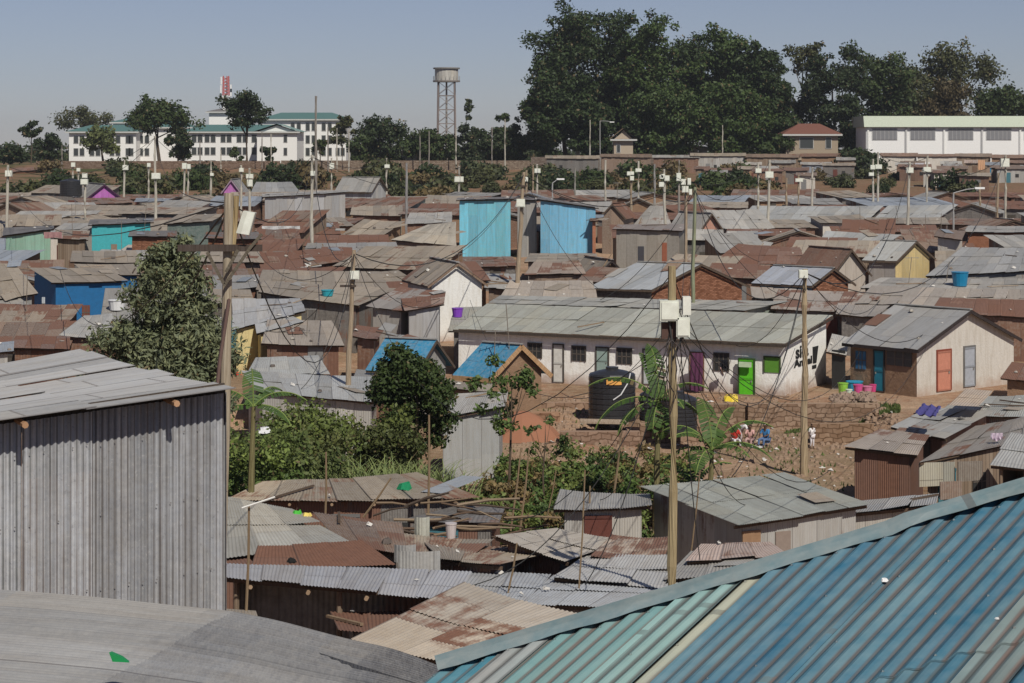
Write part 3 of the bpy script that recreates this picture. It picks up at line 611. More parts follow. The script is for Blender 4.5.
# rebuild its panel exactly along its perspective
def rowhouse():
    for o in list(wa.children): bpy.data.objects.remove(o)
    A, B, C, D = W(453, 329, 106), W(785, 344, 98), W(833, 316, 104), W(487, 304, 111.5)
    rm = MB(); roof_panel(rm, A, B, C, D, False, .35, rr=random.Random(4)); rm.build('roof', M['sheet'], wa, (.40,.41,.36,.14))
    P = [bil(A, B, C, D, s, t) for s, t in ((.01, .07), (.99, .07), (.985, .97), (.01, .97))]
    P = [Vector((p.x, p.y, p.z)) for p in P]
    wm = MB(); wall_prism(wm, [Vector((p.x, p.y, CZ-12.75)) for p in P], [p.z-.06 for p in P])
    wm.uv = [(u, v-.4) for u, v in wm.uv]; wm.build('wall', M['plaster'], wa, (.80,.785,.745))
    fb = MB(); fb.beam(A-Vector((0,0,.1)), B-Vector((0,0,.1)), .05, .14); fb.build('eave_beam', M['wood'], wa, (.08,.065,.055))
    fb = MB(); fb.beam(B-Vector((0,0,.1)), C-Vector((0,0,.1)), .05, .12); fb.build('verge_board', M['wood'], wa, (.08,.065,.055))
    a, b = P[0], P[1]
    def op(kind, x0, x1, y0, y1, cc, fr=None, label=None):
        s0, s1 = s_at(x0, a, b), s_at(x1, a, b); q = lerp(a, b, (s0+s1)/2/(b-a).length); z0, z1 = [CZ-(y-HY)*q.y/F for y in (y1, y0)]
        return opening(wa, None, a, b, s0, s1, z0, z1, kind, cc, fr, label)
    G_ = (.10,.09,.08)
    op('window', 529, 541, 344, 358, DK, G_); op('window', 573, 585, 347, 361, DK, G_); op('window', 618, 631, 349, 364, DK, G_); op('window', 715, 728, 354, 371, DK, G_)
    op('door', 554, 563, 345, 382, (.62,.61,.57), G_, 'white door'); op('door', 597, 608, 348, 374, (.28,.37,.34), G_, 'grey-green door'); op('door', 644, 655, 350, 384, (.50,.52,.52), G_, 'pale grey door')
    op('doorway', 691, 703, 353, 390, (.05,.03,.05), (.25,.14,.1))
    op('shutter', 765, 779.5, 357.5, 372.5, (.10,.26,.03), (.07,.10,.04), 'green window shutter')
    d = op('door', 741, 755, 359, 398, (.11,.52,.02), (.05,.10,.03), 'bright green door standing open')
    d.location += Vector((-.1,-.25,0))
    for x0, x1, y0, y1 in ((742, 754, 361, 366),):
        s0, s1 = s_at(x0, a, b), s_at(x1, a, b); q = lerp(a, b, (s0+s1)/2/(b-a).length); z0, z1 = [CZ-(y-HY)*q.y/F for y in (y1, y0)]
        mb, _, _ = face_box(a+Vector((-.1,-.25,0)), b+Vector((-.1,-.25,0)), s0, s1, z0, z1, .06); mb.build('door_panel', M['plain'], d, (.5,.62,.42))
    # end wall lettering
    u = (P[2]-P[1]); u.z = 0; L = u.length; u /= L; nn = Vector((u.y, -u.x, 0))
    def text(s, px, py, size, sx=1, cc=(.02,.02,.02)):
        cu = bpy.data.curves.new('lettering', 'FONT'); cu.body = s; cu.size = size; cu.extrude = .006; cu.offset = .022
        to = bpy.data.objects.new('t', cu); col.objects.link(to); dg = bpy.context.evaluated_depsgraph_get(); me = bpy.data.meshes.new_from_object(to.evaluated_get(dg)); bpy.data.objects.remove(to)
        sm = s_at(px, P[1], P[2]); q = P[1]+u*sm; z = CZ-(py-HY)*q.y/F
        o = bpy.data.objects.new('lettering', me); col.objects.link(o); o.parent = wa; q = q+nn*.02
        o.location = Vector((q.x, q.y, z))-origin[wa]; o.rotation_euler = (math.radians(90), 0, math.atan2(u.y, u.x)); o.scale = (sx, 1, 1); o.color = cc+(0,)
        o.data.materials.clear(); o.data.materials.append(M['plain']); o['label'] = 'black painted word '+s.replace('!', '')+' on the end wall'
    text('sila', 795.2, 358.5, .88, 1.75); text('Annal', 794.0, 367.5, .5, 2.3); 
    mb = MB(); q = P[1]+u*s_at(814.5, P[1], P[2]); z1, z0 = [CZ-(y-HY)*q.y/F for y in (346.5, 363)]
    q += nn*.02; o = []
    for z, w0 in ((z0, .26), (z1, .44)):
        for s, k in ((-w0, 0), (w0, 0), (w0, -.04), (-w0, -.04)): p = q+u*(s+(.12 if z == z1 else 0))+nn*k; o.append((p.x, p.y, z))
    mb.hexa(o); q2 = P[1]+u*s_at(814, P[1], P[2]); z1, z0 = [CZ-(y-HY)*q2.y/F for y in (365, 368.5)]; o = []
    for z in (z0, z1):
        for s, k in ((-.32, 0), (.32, 0), (.32, -.04), (-.32, -.04)): p = q2+nn*.02+u*s+nn*k; o.append((p.x, p.y, z))
    mb.hexa(o); x = mb.build('exclamation_mark', M['plain'], wa, (.02,.02,.02)); x['label'] = 'black painted exclamation mark on the end wall'
    pl = MB(); pl.beam(Vector((a.x, a.y-.25, CZ-12.28)), Vector((b.x+.1, b.y-.25, CZ-12.28)), .5, .35); pl.build('plinth', M['mud'], wa, (.27,.19,.14))
    return P, a, b
RP, Ra, Rb = rowhouse()
# grey iron lean-to against its far end
H('grey iron lean-to with black doorway between the row house and the cream gabled house', (826,352,846,356,850,338,832,334), 'light', .15, 'light', .1, s=.3, Y=101, D=4, ops=(('doorway', 832, 845, .1, 2.0, DK),), group=None)
# fascia of the second roof behind the row house
H('long thin roof with dark green fascia just behind the whitewashed row house', (488,303,745,311,790,302,500,296), (.42,.42,.39), .12, 'green', .1, Y=115, D=4.5, s=.1, h=3.1, group=None, ops=(), rot=0)
# cream gabled house on the right with mud side wall
GAB('cream gabled house with a salmon door and a mud brown side wall', (918,350), (842,3.6), (1022,5.7), 1.72, (.33,.335,.345), .16, 'mudc', 0, gw='cream', Y=98, group=None, vh=.16, vcol=(.05,.04,.04),
    ops=(('door', 937, 950, .15, 2.15, (.52,.22,.15), (.30,.08,.05), 'g'), ('sheet_door', 964, 974, .2, 2.2, (.36,.38,.42), (.2,.2,.2), 'g'), ('door', 875, 884, .1, 2.1, (.02,.19,.28), (.05,.05,.05), 'e'), ('window', 856, 866, 1.1, 2.0, (.04,.13,.25), None, 'e'), ('window', 887, 912, 1.45, 2.2, (.07,.07,.07), None, 'e')))
# ---------------------------------------------------------------- centre left
GAB('little mud hut with a bright blue roof and tan timber verge', (491,379), (452,1.3), (552,1.7), 1.5, (.015,.20,.37), .0, 'mudc', 0, h=2.0, Y=93, group=None, rmat='sheet_smooth', vcol=(.50,.32,.18), vh=.22, ops=())
GAB('low iron shack with a bright blue roof half hidden by the round tree', (418,372), (366,1.0), (455,2.5), 1.35, (.015,.20,.37), .0, 'grey', .3, h=2.2, Y=91.5, group=None, rmat='sheet_smooth', ops=())
H('tall silvery corrugated iron hut beside the round dark tree', (434,420,506,406,508,392,456,394), 'light', .05, (.42,.43,.43), .03, s=.1, Y=78, h=3.0, D=4, rot=.2, ops=(), group=None)
H('long pale grey iron roof with silvery wall above the hedge', (256,391,378,403,386,378,240,371), (.43,.44,.44), .06, 'light', .1, s=.08, Y=84, D=7, rot=.2, ops=())
H('small pale grey roof with sagging front next to the yellow wall', (246,374,331,375,318,356,256,358), (.42,.43,.42), .06, 'green', .5, s=.1, Y=93, D=4.5)
H('tan roof streaked with rust over a red-rust wall beside the leaning pole', (261,344,345,346,332,321,268,320), (.38,.33,.28), .42, 'rust', .85, s=.22, Y=104, D=4.8)
H('bright grey iron sheet roof left of the rust-streaked tan roof', (257,334,304,322,288,314,254,322), (.48,.49,.50), .0, 'yellow', 0, s=.2, Y=107, D=3)
H('grey iron roof above the cream yellow wall right of the big electricity pole', (232,330,306,311,300,299,232,299), (.40,.41,.43), .03, (.62,.52,.27), 0, wmat='plaster', s=.2, Y=109, D=5, h=2.8, ops=())
H('shack wall of tall silvery vertical sheets under a rust-striped roof', (404,311,444,304,446,292,400,296), (.30,.20,.15), .7, (.42,.42,.43), .03, s=.15, Y=112, h=3.2, D=5, rot=.2, ops=())
H('rust-red and grey striped roof over grey and rust board walls', (366,306,404,311,440,291,400,287), (.36,.33,.31), .62, (.34,.32,.30), .35, s=.2, Y=113, h=3, D=5)
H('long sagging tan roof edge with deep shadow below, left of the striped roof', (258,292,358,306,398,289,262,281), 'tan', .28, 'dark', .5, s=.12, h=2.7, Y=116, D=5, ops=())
H('low rusty wall shack with flat grey top under the leaning pole', (352,336,378,340,386,328,356,325), 'rust', .5, 'rust', .7, s=.1, Y=104, D=3)
H('narrow iron shack with upright grey sheets behind the leaning pole', (384,344,408,348,410,336,386,332), 'grey', .3, (.38,.37,.36), .25, s=.1, Y=101, D=3, h=2.7, ops=())
GAB('white walled house with cream gable above the purple basin', (428,286), (402,6.0), (488,1.0), 1.35, 'tan', .45, 'white', 0, h=3.4, Y=120, group=None, ops=(), vcol=(.28,.2,.15))
H('flat grey-green roof in front of the white walled house, purple basin on its edge', (448,331,512,332,515,305,455,308), (.41,.41,.36), .15, 'dark', .3, s=.08, Y=108.5, D=7, ops=())
H('broad tan roof sagging in the middle, behind the long roof edge', (256,290,392,294,380,272,262,270), 'tan', .22, 'brown', .5, Y=121, D=7, s=.1)
H('rust-brown roof sloping down behind a bright white ridge sheet', (262,273,340,262,320,249,256,254), 'brown', .85, 'rust', .6, s=.15)
H('bright white iron sheet lying along a ridge left of the leaning pole', (288,269,322,266,320,262,292,265), (.62,.62,.60), 0, 'white', .1, s=.05, D=1.4, beams=0)
# ---------------------------------------------------------------- left
H('pale tan roof with steep right edge at the far left', (-30,304,38,294,15,264,-30,264), 'tan', .08, 'grey', .2, s=.22, Y=113, D=6)
H('long royal blue shack under a tan roof, left of the feathery tree', (52,283,128,281,108,269,28,268), 'tan', .12, 'royal', 0, s=.12, h=3.4, Y=122, D=5, ops=(('window', 82, 90, 1.0, 1.9, (.16,.06,.04)), ('window', 42, 45, 1.6, 2.4, (.5,.55,.6))), group=None, wmat='plain')
H('tan iron roof with blue wall ends just behind the royal blue shack', (86,274,142,275,135,264,74,264), 'tan', .15, 'royal', .1, s=.12, Y=128, D=4.5, wmat='plain')
H('tan roof above a row of dark gaps left of the feathery tree', (70,262,140,263,136,251,72,251), 'tan', .12, 'dark', .3, s=.15, Y=135, D=5)
H('mint green shack with thin dark roof near the left edge', (2,236,54,229,54,226,4,228), 'dark', .2, 'mint', .08, s=.05, h=3.1, Y=150, D=5, ops=(('window', 22, 53, .5, 1.5, (.06,.06,.06)),), group=None)
H('turquoise painted shack with brown door', (88,225,154,222,154,218,90,220), 'dark', .2, 'turq', 0, s=.05, h=2.9, Y=164, D=5, ops=(('door', 111, 117, .2, 2.2, (.22,.16,.12)),), group=None, wmat='plain')
H('brown board shack between the mint green and the turquoise shacks', (54,238,88,240,90,231,56,230), 'tan', .5, 'board', .3, s=.08, Y=152)
H('grey-tan roof over a dark green wall left of the big electricity pole', (163,224,212,221,226,214,178,215), 'tan', .02, (.10,.15,.14), .1, s=.1, h=3.0, Y=168, D=6, group=None)
H('orange brick wall shack right of the turquoise one', (128,236,177,237,177,231,130,231), 'dark', .5, 'brickc', 0, s=.04, h=2.9, Y=152, D=3, ops=())
H('orange brick shack behind the big electricity pole', (204,238,262,239,258,232,206,232), 'dark', .6, 'brickc', 0, s=.04, h=2.9, Y=149, D=3, ops=())
H('pale tan roof below the orange brick wall', (118,252,180,252,176,245,128,245), (.45,.40,.35), .05, 'dark', .3)
H('patchwork rust-red roof at the far left with yellowish front sheets', (-20,325,64,328,84,305,-10,304), (.36,.29,.22), .62, 'rust', .8, s=.15, Y=106, D=5, rot=.2)
H('grey iron roof behind the rust-red patchwork, in front of the feathery tree', (58,336,118,340,112,314,84,316), (.38,.38,.37), .15, 'rust', .7, s=.15, Y=101, D=5)
H('low rusted brown roof just above the big grey shed roof', (8,348,70,350,70,337,16,336), 'rust', .75, 'rust', .7, s=.1, Y=96, D=3.5)
H('patched brown wall shack with blue-grey lower sheet at the left edge', (-20,352,14,352,14,342,-20,342), 'slate', .2, 'light', .2, s=.1, Y=93, D=3)
H('pale grey roof sheets lying at the far left below the tan roof', (-30,322,30,306,20,298,-30,304), (.36,.34,.31), .3, 'dark', .5, s=.1, Y=110, D=2.5)
# ---------------------------------------------------------------- cyan house and its surroundings
H('bright cyan two-storey iron block, its left half', (456,200,514,199,512,197,458,198), 'dark', .2, (.16,.56,.74), .02, s=.04, h=5.5, Y=176, D=7, ops=(), group=None, rot=0, rmat='sheet_smooth')
H('weathered grey iron wall section between the two cyan blocks', (514,200,540,200,540,198,514,198), 'dark', .3, (.33,.32,.31), .2, s=.04, h=5.4, Y=177.5, D=5.5, ops=(), group=None, rot=0)
H('bright cyan iron block with dark sloping roof edge, its right half', (537,199,599,208,597,206,538,197.5), 'dark', .2, (.17,.50,.76), .02, s=.04, h=5.2, Y=175, D=7, ops=(), group=None, rot=0, rmat='sheet_smooth')
H('small rust-orange closet against the right side of the cyan block', (590,221,598,221,598,218,590,218), 'rust', .5, (.36,.12,.05), .3, s=.04, h=3, Y=174, D=1.5, ops=())
H('light grey tall iron wall enclosure left of centre', (262,197,348,192,348,190,262,194), 'light', .02, (.40,.41,.43), .03, s=.04, h=4.2, Y=215, D=5, ops=(), group=None, rot=0)
H('low grey roof with dark eave beside the second purple gable', (250,194,300,192,292,182,256,182), (.33,.34,.35), .05, 'grey', .2, s=.3, Y=238, D=5, h=3.4)
GAB('pale grey gabled shed above the light grey wall', (372,192), (334,2.0), (389,5.0), 1.7, 'grey', .02, (.45,.46,.47), .02, h=3.2, Y=236, ops=(), group=None)
GAB('house with bright purple gable left of the white stepped poles', (87,198), (72,8), (122,.5), 1.6, 'grey', .2, (.50,.13,.50), 0, h=2.3, Y=232, ops=(), wmat='plain', group=None, vcol=(.10,.05,.1))
GAB('smaller purple gable peeping out behind the big electricity pole', (221,193), (230,9), (241,.5), 1.6, 'grey', .2, (.48,.14,.48), 0, h=2.3, Y=240, ops=(), group=None, vcol=(.4,.3,.4))
H('large fan-seamed tan roof left of the cyan block', (391,240,456,246,456,222,428,225), (.47,.42,.34), .05, 'brown', .5, s=.2, Y=160, D=7)
H('long rust-red roof strip left of the fan-seamed tan roof', (303,246,391,247,388,235,310,235), 'rust', .92, 'rust', .7)
H('rust roof with dark ridge near the foot of the tall white pole', (313,234,341,234,338,222,318,223), 'rust', .8, 'rust', .7)
H('rusty roof stretching behind the transformer box', (252,245,303,247,298,229,258,228), 'brown', .75, 'rust', .7, s=.15)
H('light tan roof in front of the fan-seamed tan roof', (376,262,452,263,456,249,392,250), (.43,.39,.34), .18, 'brown', .5)
H('rust-red roof with crooked ridge right of the tall white pole', (316,262,354,263,352,248,322,247), 'rust', .85, 'rust', .6)
H('brown roof stretching left of the rust-red crooked one', (262,262,316,264,314,252,262,251), 'brown', .6, 'rust', .6)
H('grey scrap-strewn roof right behind the light grey wall enclosure', (350,215,404,216,402,205,352,206), 'tan', .35, 'rust', .6)
H('long pale roof with small chimney left of the cyan block', (404,224,452,222,452,212,410,213), 'light', .2, 'rust', .6)
GAB('blue-grey roofed brick house with a half-plastered gable', (652,290), (588,2), (750,3.5), 1.55, (.36,.39,.43), .0, (.10,.09,.08), .1, gw='brickc', Y=126, h=2.4, ops=(), group=None, wmat='plain')
H('pale tan roof below the blue-grey roofed brick house', (500,297,598,298,592,281,510,281), (.44,.38,.32), .12, 'brown', .5, Y=124)
H('tan roof sheets left of the dark brick gable', (524,275,586,274,580,262,534,262), (.36,.28,.22), .5, 'brown', .5)
GAB('low shack with dark gable frame right of the cyan block', (594,279), (568,5), (630,.5), 1.3, 'tan', .5, 'mudc', .0, h=2.0, Y=139, ops=(), vcol=(.05,.04,.04))
H('long grey-board house with dark door and rusty end', (612,229,682,231,690,224,618,225), (.27,.23,.21), .35, (.27,.25,.22), .25, s=.08, h=3.3, Y=156, D=4, group=None, ops=(('door', 638, 644, .1, 2.6, (.05,.05,.06)), ('board', 662, 667, .1, 2.9, (.26,.09,.05))))
H('pale tan roof strip right of the grey-board house', (682,240,725,241,723,230,684,229), (.44,.42,.38), .1, 'dark', .4, Y=160)
H('dark shack with light eave sheet above the rust-red roofs', (725,237,758,238,758,231,727,231), 'light', .05, 'dark', .3, s=.08, h=2.8)
H('broad rust-red roof below the dark shack', (712,262,772,266,770,246,738,244), 'rust', .8, 'rust', .7)
GAB('tan roofed shack with pink gable right behind the grey-board house', (700,231), (668,5), (724,1), 1.5, 'light', .25, (.50,.25,.18), 0, h=2.2, Y=171, ops=())
H('striped grey and tan roof above the grey-board house', (632,226,672,226,664,206,650,206), (.40,.38,.35), .3, 'brown', .5, s=.25)
GAB('rust-red hipped roof right of the cyan block', (598,219), (610,4), (626,.5), 1.4, 'rust', .8, 'brown', .2, h=2.2, Y=182, ops=())
# ---------------------------------------------------------------- right middle
H('very long pale grey iron roof strip with rusty joint right of the middle', (738,222,866,222,884,206,752,206), (.37,.38,.38), .03, 'dark', .5, s=.14, Y=196, D=7, rot=0, group=None)
H('grey continuation of the long roof strip beyond its rusty joint', (870,222,934,222,958,205,888,206), (.38,.39,.39), .1, 'dark', .5, s=.14, Y=195.6, D=7, rot=0)
H('rust-red thin roof strip below the very long grey roof', (840,232,938,232,936,225,842,225), 'rust', .85, 'dark', .5, s=.1, Y=178)
H('rust-brown roof over a long tan wall at mid right', (725,235,806,236,806,229,727,229), 'rust', .8, 'mudc', .3, s=.08, Y=172, h=2.8)
H('pale grey roof in front of the rust-red thin strip, with black verge', (812,252,868,254,902,235,826,231), (.38,.39,.39), .02, 'brown', .3, s=.2, Y=158, D=6, rot=.1)
GAB('house with sunlit yellow end wall and pale grey roof', (897,261), (862,1.0), (936,3.0), 1.35, (.37,.38,.38), .02, (.30,.28,.27), .0, gw=(.66,.52,.24), h=2.8, Y=143, ops=(), group=None, wmat='plaster')
H('tall cream end wall behind the yellow walled house', (934,236,962,240,966,231,938,229), 'brown', .4, 'cream', 0, s=.1, h=3.6, Y=152, ops=())
H('red-brown walled shack with grey flat roof at the right edge', (964,232,1045,232,1045,226,968,226), (.36,.35,.33), .2, (.28,.13,.08), 0, wmat='mud', s=.08, h=3.0, Y=158, D=5)
H('wide grey iron roof sweeping across the right edge', (925,276,1045,270,1045,248,962,248), (.36,.365,.37), .03, 'grey', .3, s=.15, Y=133, D=8, rot=0)
GAB('orange brick gabled shack with blue boards beside the box pole', (812,286), (752,3), (856,1.5), 1.1, (.33,.36,.43), .02, 'blue', .0, gw='brickc', h=2.3, Y=128, ops=(), group=None)
GAB('cream gabled shack behind the orange brick one', (832,276), (790,4), (872,1.0), 1.8, 'rust', .4, (.50,.44,.38), 0, h=2.6, Y=136, ops=())
H('long tan roof with darker joints behind the cream gabled house', (855,304,1045,308,1045,290,872,286), (.41,.36,.31), .2, 'dark', .4, s=.1, Y=119, D=6, rot=0)
H('thin pale roof strip in front of the wide grey right-edge roof', (860,288,1040,291,1040,279,880,278), (.40,.38,.35), .1, 'brown', .4, s=.1, Y=127, D=4.5, rot=0)
H('tan roof with a large rust-red patch just right of the box pole', (770,309,872,312,884,292,778,290), (.37,.32,.28), .5, 'dark', .4, s=.1, Y=117, D=6, rot=0)
H('rust-red roof peeping over the cream gabled house ridge', (930,312,1030,318,1024,300,940,298), 'rust', .85, 'rust', .6, s=.15, Y=113, D=4, rot=0)
H('low tan roof right behind the far end of the row house', (836,314,876,318,890,306,838,305), (.40,.36,.32), .15, 'dark', .3, s=.08, Y=114)
H('brown roof left of the orange brick gabled shack', (704,276,768,280,770,265,712,263), 'brown', .7, 'rust', .5)
H('tan roof below the brown one, behind the long thin fascia roof', (752,298,812,302,808,290,750,287), (.38,.33,.28), .3, 'dark', .4)
H('pinkish rust roof spread above the orange brick gable', (760,264,806,265,800,248,770,247), 'rust', .6, 'rust', .5)

H('tan roof in front of the orange brick shack behind the electricity pole', (196,262,264,263,258,250,202,250), 'tan', .3, 'brown', .5, Y=139, D=6)
H('streaked brown roof between the feathery tree and the big electricity pole', (176,276,250,277,244,264,180,264), 'brown', .5, 'rust', .5, Y=131, D=6)
H('grey roof sheet slanting behind the electricity pole crossbar', (214,290,262,287,258,275,212,276), 'grey', .15, 'rust', .6, Y=123, D=6)
H('pale tan roof right of the feathery tree top', (186,302,256,304,250,290,190,288), 'tan', .2, 'dark', .4, Y=117, D=5)
H('low white walled shack beside the feathery tree', (196,330,228,330,226,318,198,318), 'light', .1, 'white', .1, Y=106, D=5)
H('small rusty shack roof between the yellow wall and the feathery tree', (186,352,232,352,228,340,190,340), 'rust', .7, 'dark', .5, Y=98, D=4.5)
H('dark brown roof directly below the left cyan block', (446,268,520,266,512,257,452,257), 'brown', .45, 'dark', .5, Y=147, D=7)
H('light tan roof at the foot of the right cyan block', (524,262,600,262,596,254,530,254), 'tan', .2, 'dark', .5, Y=152, D=8)
H('tan lean-to roof between the white walled house and the tan roof sheets', (484,288,520,290,520,274,486,274), 'light', .3, 'brown', .4, Y=127, D=6)
H('shadowed low roof in front of the mud hut and the round tree', (440,386,492,392,494,384,446,380), 'tan', .3, 'mudc', 0, Y=88, D=3, h=2.0)
H('grey iron lean-to between the round tree and the low blue-roofed shack', (352,384,400,388,402,372,356,370), 'grey', .2, 'rust', .5, Y=89, D=5)
# ---------------------------------------------------------------- filler shacks, each a thing of its own
LM = [(8,190,'the leftmost white pole'),(104,190,'the purple gable'),(30,243,'the mint green shack'),(121,236,'the turquoise shack'),(75,288,'the royal blue shack'),(150,315,'the feathery tree'),(228,215,'the big electricity pole'),
 (305,204,'the light grey wall enclosure'),(312,235,'the tall white pole'),(362,188,'the pale gabled shed'),(425,234,'the fan-seamed tan roof'),(350,290,'the leaning box pole'),(457,274,'the cream gable'),(485,228,'the left cyan block'),(568,232,'the right cyan block'),
 (647,240,'the grey-board house'),(690,215,'the twin slim poles'),(630,275,'the blue-grey roofed house'),(740,254,'the broad rust-red roof'),(810,213,'the very long grey roof'),(880,243,'the black-verged grey roof'),(915,262,'the yellow end wall'),(990,240,'the red-brown walled shack'),
 (835,275,'the orange brick gable'),(1005,190,'the rightmost box pole'),(406,195,'the thin grey lamp pole'),(150,190,'the stepped white poles'),(980,262,'the wide right-edge roof'),(945,345,'the cream gabled house'),(640,320,'the row house'),(550,190,'the street light by the cyan block'),(765,200,'the double box pole'),(458,180,'the wide-box pole'),
 (415,390,'the round dark tree'),(330,450,'the tall hedge'),(672,450,'the meter box pole'),(250,385,'the small banana plant'),(705,430,'the right banana plant'),(60,180,'the red cutting'),(880,175,'the dark green bush clump'),(228,100,'the red and white mast'),(446,110,'the water tower'),(160,118,'the broad tree before the school'),(620,135,'the little hut under the giant trees'),(940,130,'the long white hall')]
def project(p): return 512+p.x/p.y*F, HY-(p.z-CZ)/p.y*F
def where(px, py, skip=0):
    d = sorted((((px-x)**2+((py-y)*2)**2, x, y, n) for x, y, n in LM))
    _, x, y, n = d[skip]; dx, dy = px-x, (py-y)*2
    far = (dx*dx+dy*dy)**.5; m = 'just ' if far < 24 else ''
    if abs(dx) > abs(dy)*1.2: r = 'left of' if dx < 0 else 'right of'
    else: r = 'behind' if dy < 0 else 'below'
    return m+r, n
def ulabel(desc, px, py, extra=()):
    desc = ' '.join(desc.split())
    for sk in range(5):
        r, n = where(px, py, sk); l = desc+' '+r+' '+n
        if l not in LABELS and len(l.split()) <= 16: return l
    for q in ('second', 'third', 'fourth', 'fifth', 'sixth', 'seventh', 'eighth', 'ninth', 'tenth'):
        for sk in range(4):
            r, n = where(px, py, sk); l = q+' '+desc+' '+r+' '+n
            if l not in LABELS and len(l.split()) <= 16: return l
    return l+' again'
rf = random.Random(21)
nfill = 0
def hits(x0, x1, y0, y1, m=.2):
    for a, b, c, d in footprints:
        if x0 < b+m and x1 > a-m and y0 < d+m and y1 > c-m: return True
    return False
KEEP = [(640,752,262,296,125),(486,600,262,296,123),(450,605,190,254,175), (255,352,185,214,215), (0,56,222,252,150), (86,156,216,244,164), (20,130,262,298,122), (405,446,300,335,112), (896,936,236,274,143), (125,180,232,244,152), (420,492,255,308,120), (400,446,296,340,112), (610,690,222,252,156), (205,262,233,246,149)]      # walls that stay in view in the photo
y = 92.0
while y < 250:
    hw = .262*y+3; x = -hw+rf.uniform(-3, 3)
    while x < hw:
        wd = rf.uniform(3.2, 8.6) if y < 175 else rf.uniform(4.6, 11); dp = rf.uniform(4.3, 6.4)*(1 if y < 180 else 1.2)
        x0, x1, y0, y1 = x, x+wd, y+rf.uniform(-1, 1), 0; y1 = y0+dp
        yy = y0 
        px0, px1 = 512+x0/y0*F, 512+x1/y0*F; h = rf.uniform(1.8, 2.5)+(.4 if rf.random() < .15 else 0); ok = not hits(x0, x1, y0, y1, -.75)
        z = g((x0+x1)/2, y0)+h; pyt = HY-(z+1.25-CZ)/y0*F; pyb = HY-(g(0, y0)-CZ)/y0*F
        for a, b, c, d, ky in KEEP:
            if px1 > a+3 and px0 < b-3 and y0 < ky and pyt < d-2: ok = False
        if y0 < 114 and (445 < px1 and px0 < 850): ok = False
        if y0 < 106 and px1 > 840: ok = False
        if y0 < 96 and px1 > 380: ok = False
        if 590 < px1 and px0 < 620 and y0 > 200 and 0: ok = False
        if ok:
            slope = rf.uniform(.08, .27) if y < 185 else rf.uniform(.04, .15); yaw = rf.uniform(-.34, .34)
            key, nm = rf.choice([('grey','grey'),('grey','dull grey'),('tan','tan'),('tan','dusty tan'),('tan','sandy'),('light','pale'),('light','silvery'),('tan','beige'),('rust','red-brown'),('brown','rust-streaked'),('rust','rust-red'),('rust','rusty'),('brown','brown'),('brown','earth-brown'),('brown','streaky brown'),('tan','streaky tan'),('slate','bluish grey')])
            ru = {'grey': .18, 'tan': .30, 'light': .12, 'rust': .85, 'brown': .6, 'slate': .05}[key]+rf.uniform(-.06, .12)
            wc = rf.choice(['rust','brown','grey','mudc','board','dark','light','tan','rust','mudc','cream','green','blue'] if rf.random() < .5 else ['rust','brown','dark','board','mudc'])
            cx, cy = (x0+x1)/2, (y0+y1)/2; cyw, syw = math.cos(yaw), math.sin(yaw)
            def pt(u, v, zz): return Vector((cx+cyw*u-syw*v, cy+syw*u+cyw*v, zz))
            kind = rf.random(); gz = g(cx, cy)
            px, py = project(Vector((cx, cy, gz+h)))
            if kind < .2 and wd > 3.8:
                size = 'small' if wd < 5.2 else 'wide' if wd > 7.6 else 'low'
                lb = ulabel(f'{size} {nm} gabled shack', px, py)
                side = 1 if rf.random() < .75 else -1
                A = pt(-side*wd/2*.0-wd/2, -dp/2, gz+h)
                P0 = pt(wd/2, -dp/2, gz+h); 
                pp = project(P0)
                # ridge parallel to the depth direction, gable towards the camera
                wd2 = min(wd, 6.5); a0 = pt(-wd2/2, -dp/2, gz+h); a1 = pt(-wd2/2, dp/2, gz+h); a2 = pt(wd2/2, -dp/2, gz+h)
                p0 = project(a0)
                GAB(lb, p0, (project(a1)[0], a1.y-a0.y), (project(a2)[0], a2.y-a0.y), rf.uniform(.6, 1.2), key, ru, wc, .35, h=h, Y=a0.y, ops=(), name='shack', cat='shack', group='iron-roofed shacks of the settlement', vh=.08)
            else:
                up = h+slope*dp
                size = ('small' if wd < 4.8 else 'long' if wd > 7.8 else '')
                lb = ulabel(f'{size} {nm} iron-roofed shack', px, py)
                wob = [rf.uniform(-.12, .12) for _ in range(4)]
                finish(lb, pt(-wd/2, -dp/2, gz+h+wob[0]), pt(wd/2, -dp/2, gz+h+wob[1]), pt(wd/2, dp/2, gz+up+wob[2]), pt(-wd/2, dp/2, gz+up+wob[3]), key, min(1, ru), wc, rf.uniform(.2, .6), dict(beams=0 if y0 > 200 else 1, jit=1.4), False)
            nfill += 1
        x += wd*(1.02 if ok else .35)+rf.uniform(-.3, .35)
    y += rf.uniform(4.2, 5.2)*(1 if y < 180 else 1.25)
print('filler shacks', nfill)
# ---------------------------------------------------------------- foliage
def leaves(clumps, n, size, seed, up=.3, long=1.0, tail=.95):
    rs = np.random.RandomState(seed); C = np.array([c[:3] for c in clumps]); r = np.array([c[3] for c in clumps])
    wts = r**2; idx = rs.choice(len(clumps), n, p=wts/wts.sum())
    d = rs.normal(size=(n, 3)); d /= np.linalg.norm(d, axis=1)[:, None]
    rad = r[idx]*(.35+tail*rs.rand(n)**1.3)
    P = C[idx]+d*rad[:, None]*np.array([1, 1, .8])
    nrm = d*.7+rs.normal(size=(n, 3))*.7+np.array([0, 0, up]); nrm /= np.linalg.norm(nrm, axis=1)[:, None]
    t = np.cross(nrm, rs.normal(size=(n, 3))); t /= np.linalg.norm(t, axis=1)[:, None]; b = np.cross(nrm, t)
    s = size*(.6+.8*rs.rand(n))[:, None]
    a = t*s*long; b = b*s*.55
    V = np.stack([P-a, P-b*1.0+a*.1, P+a, P+b+a*.1], 1).reshape(-1, 3)
    return V
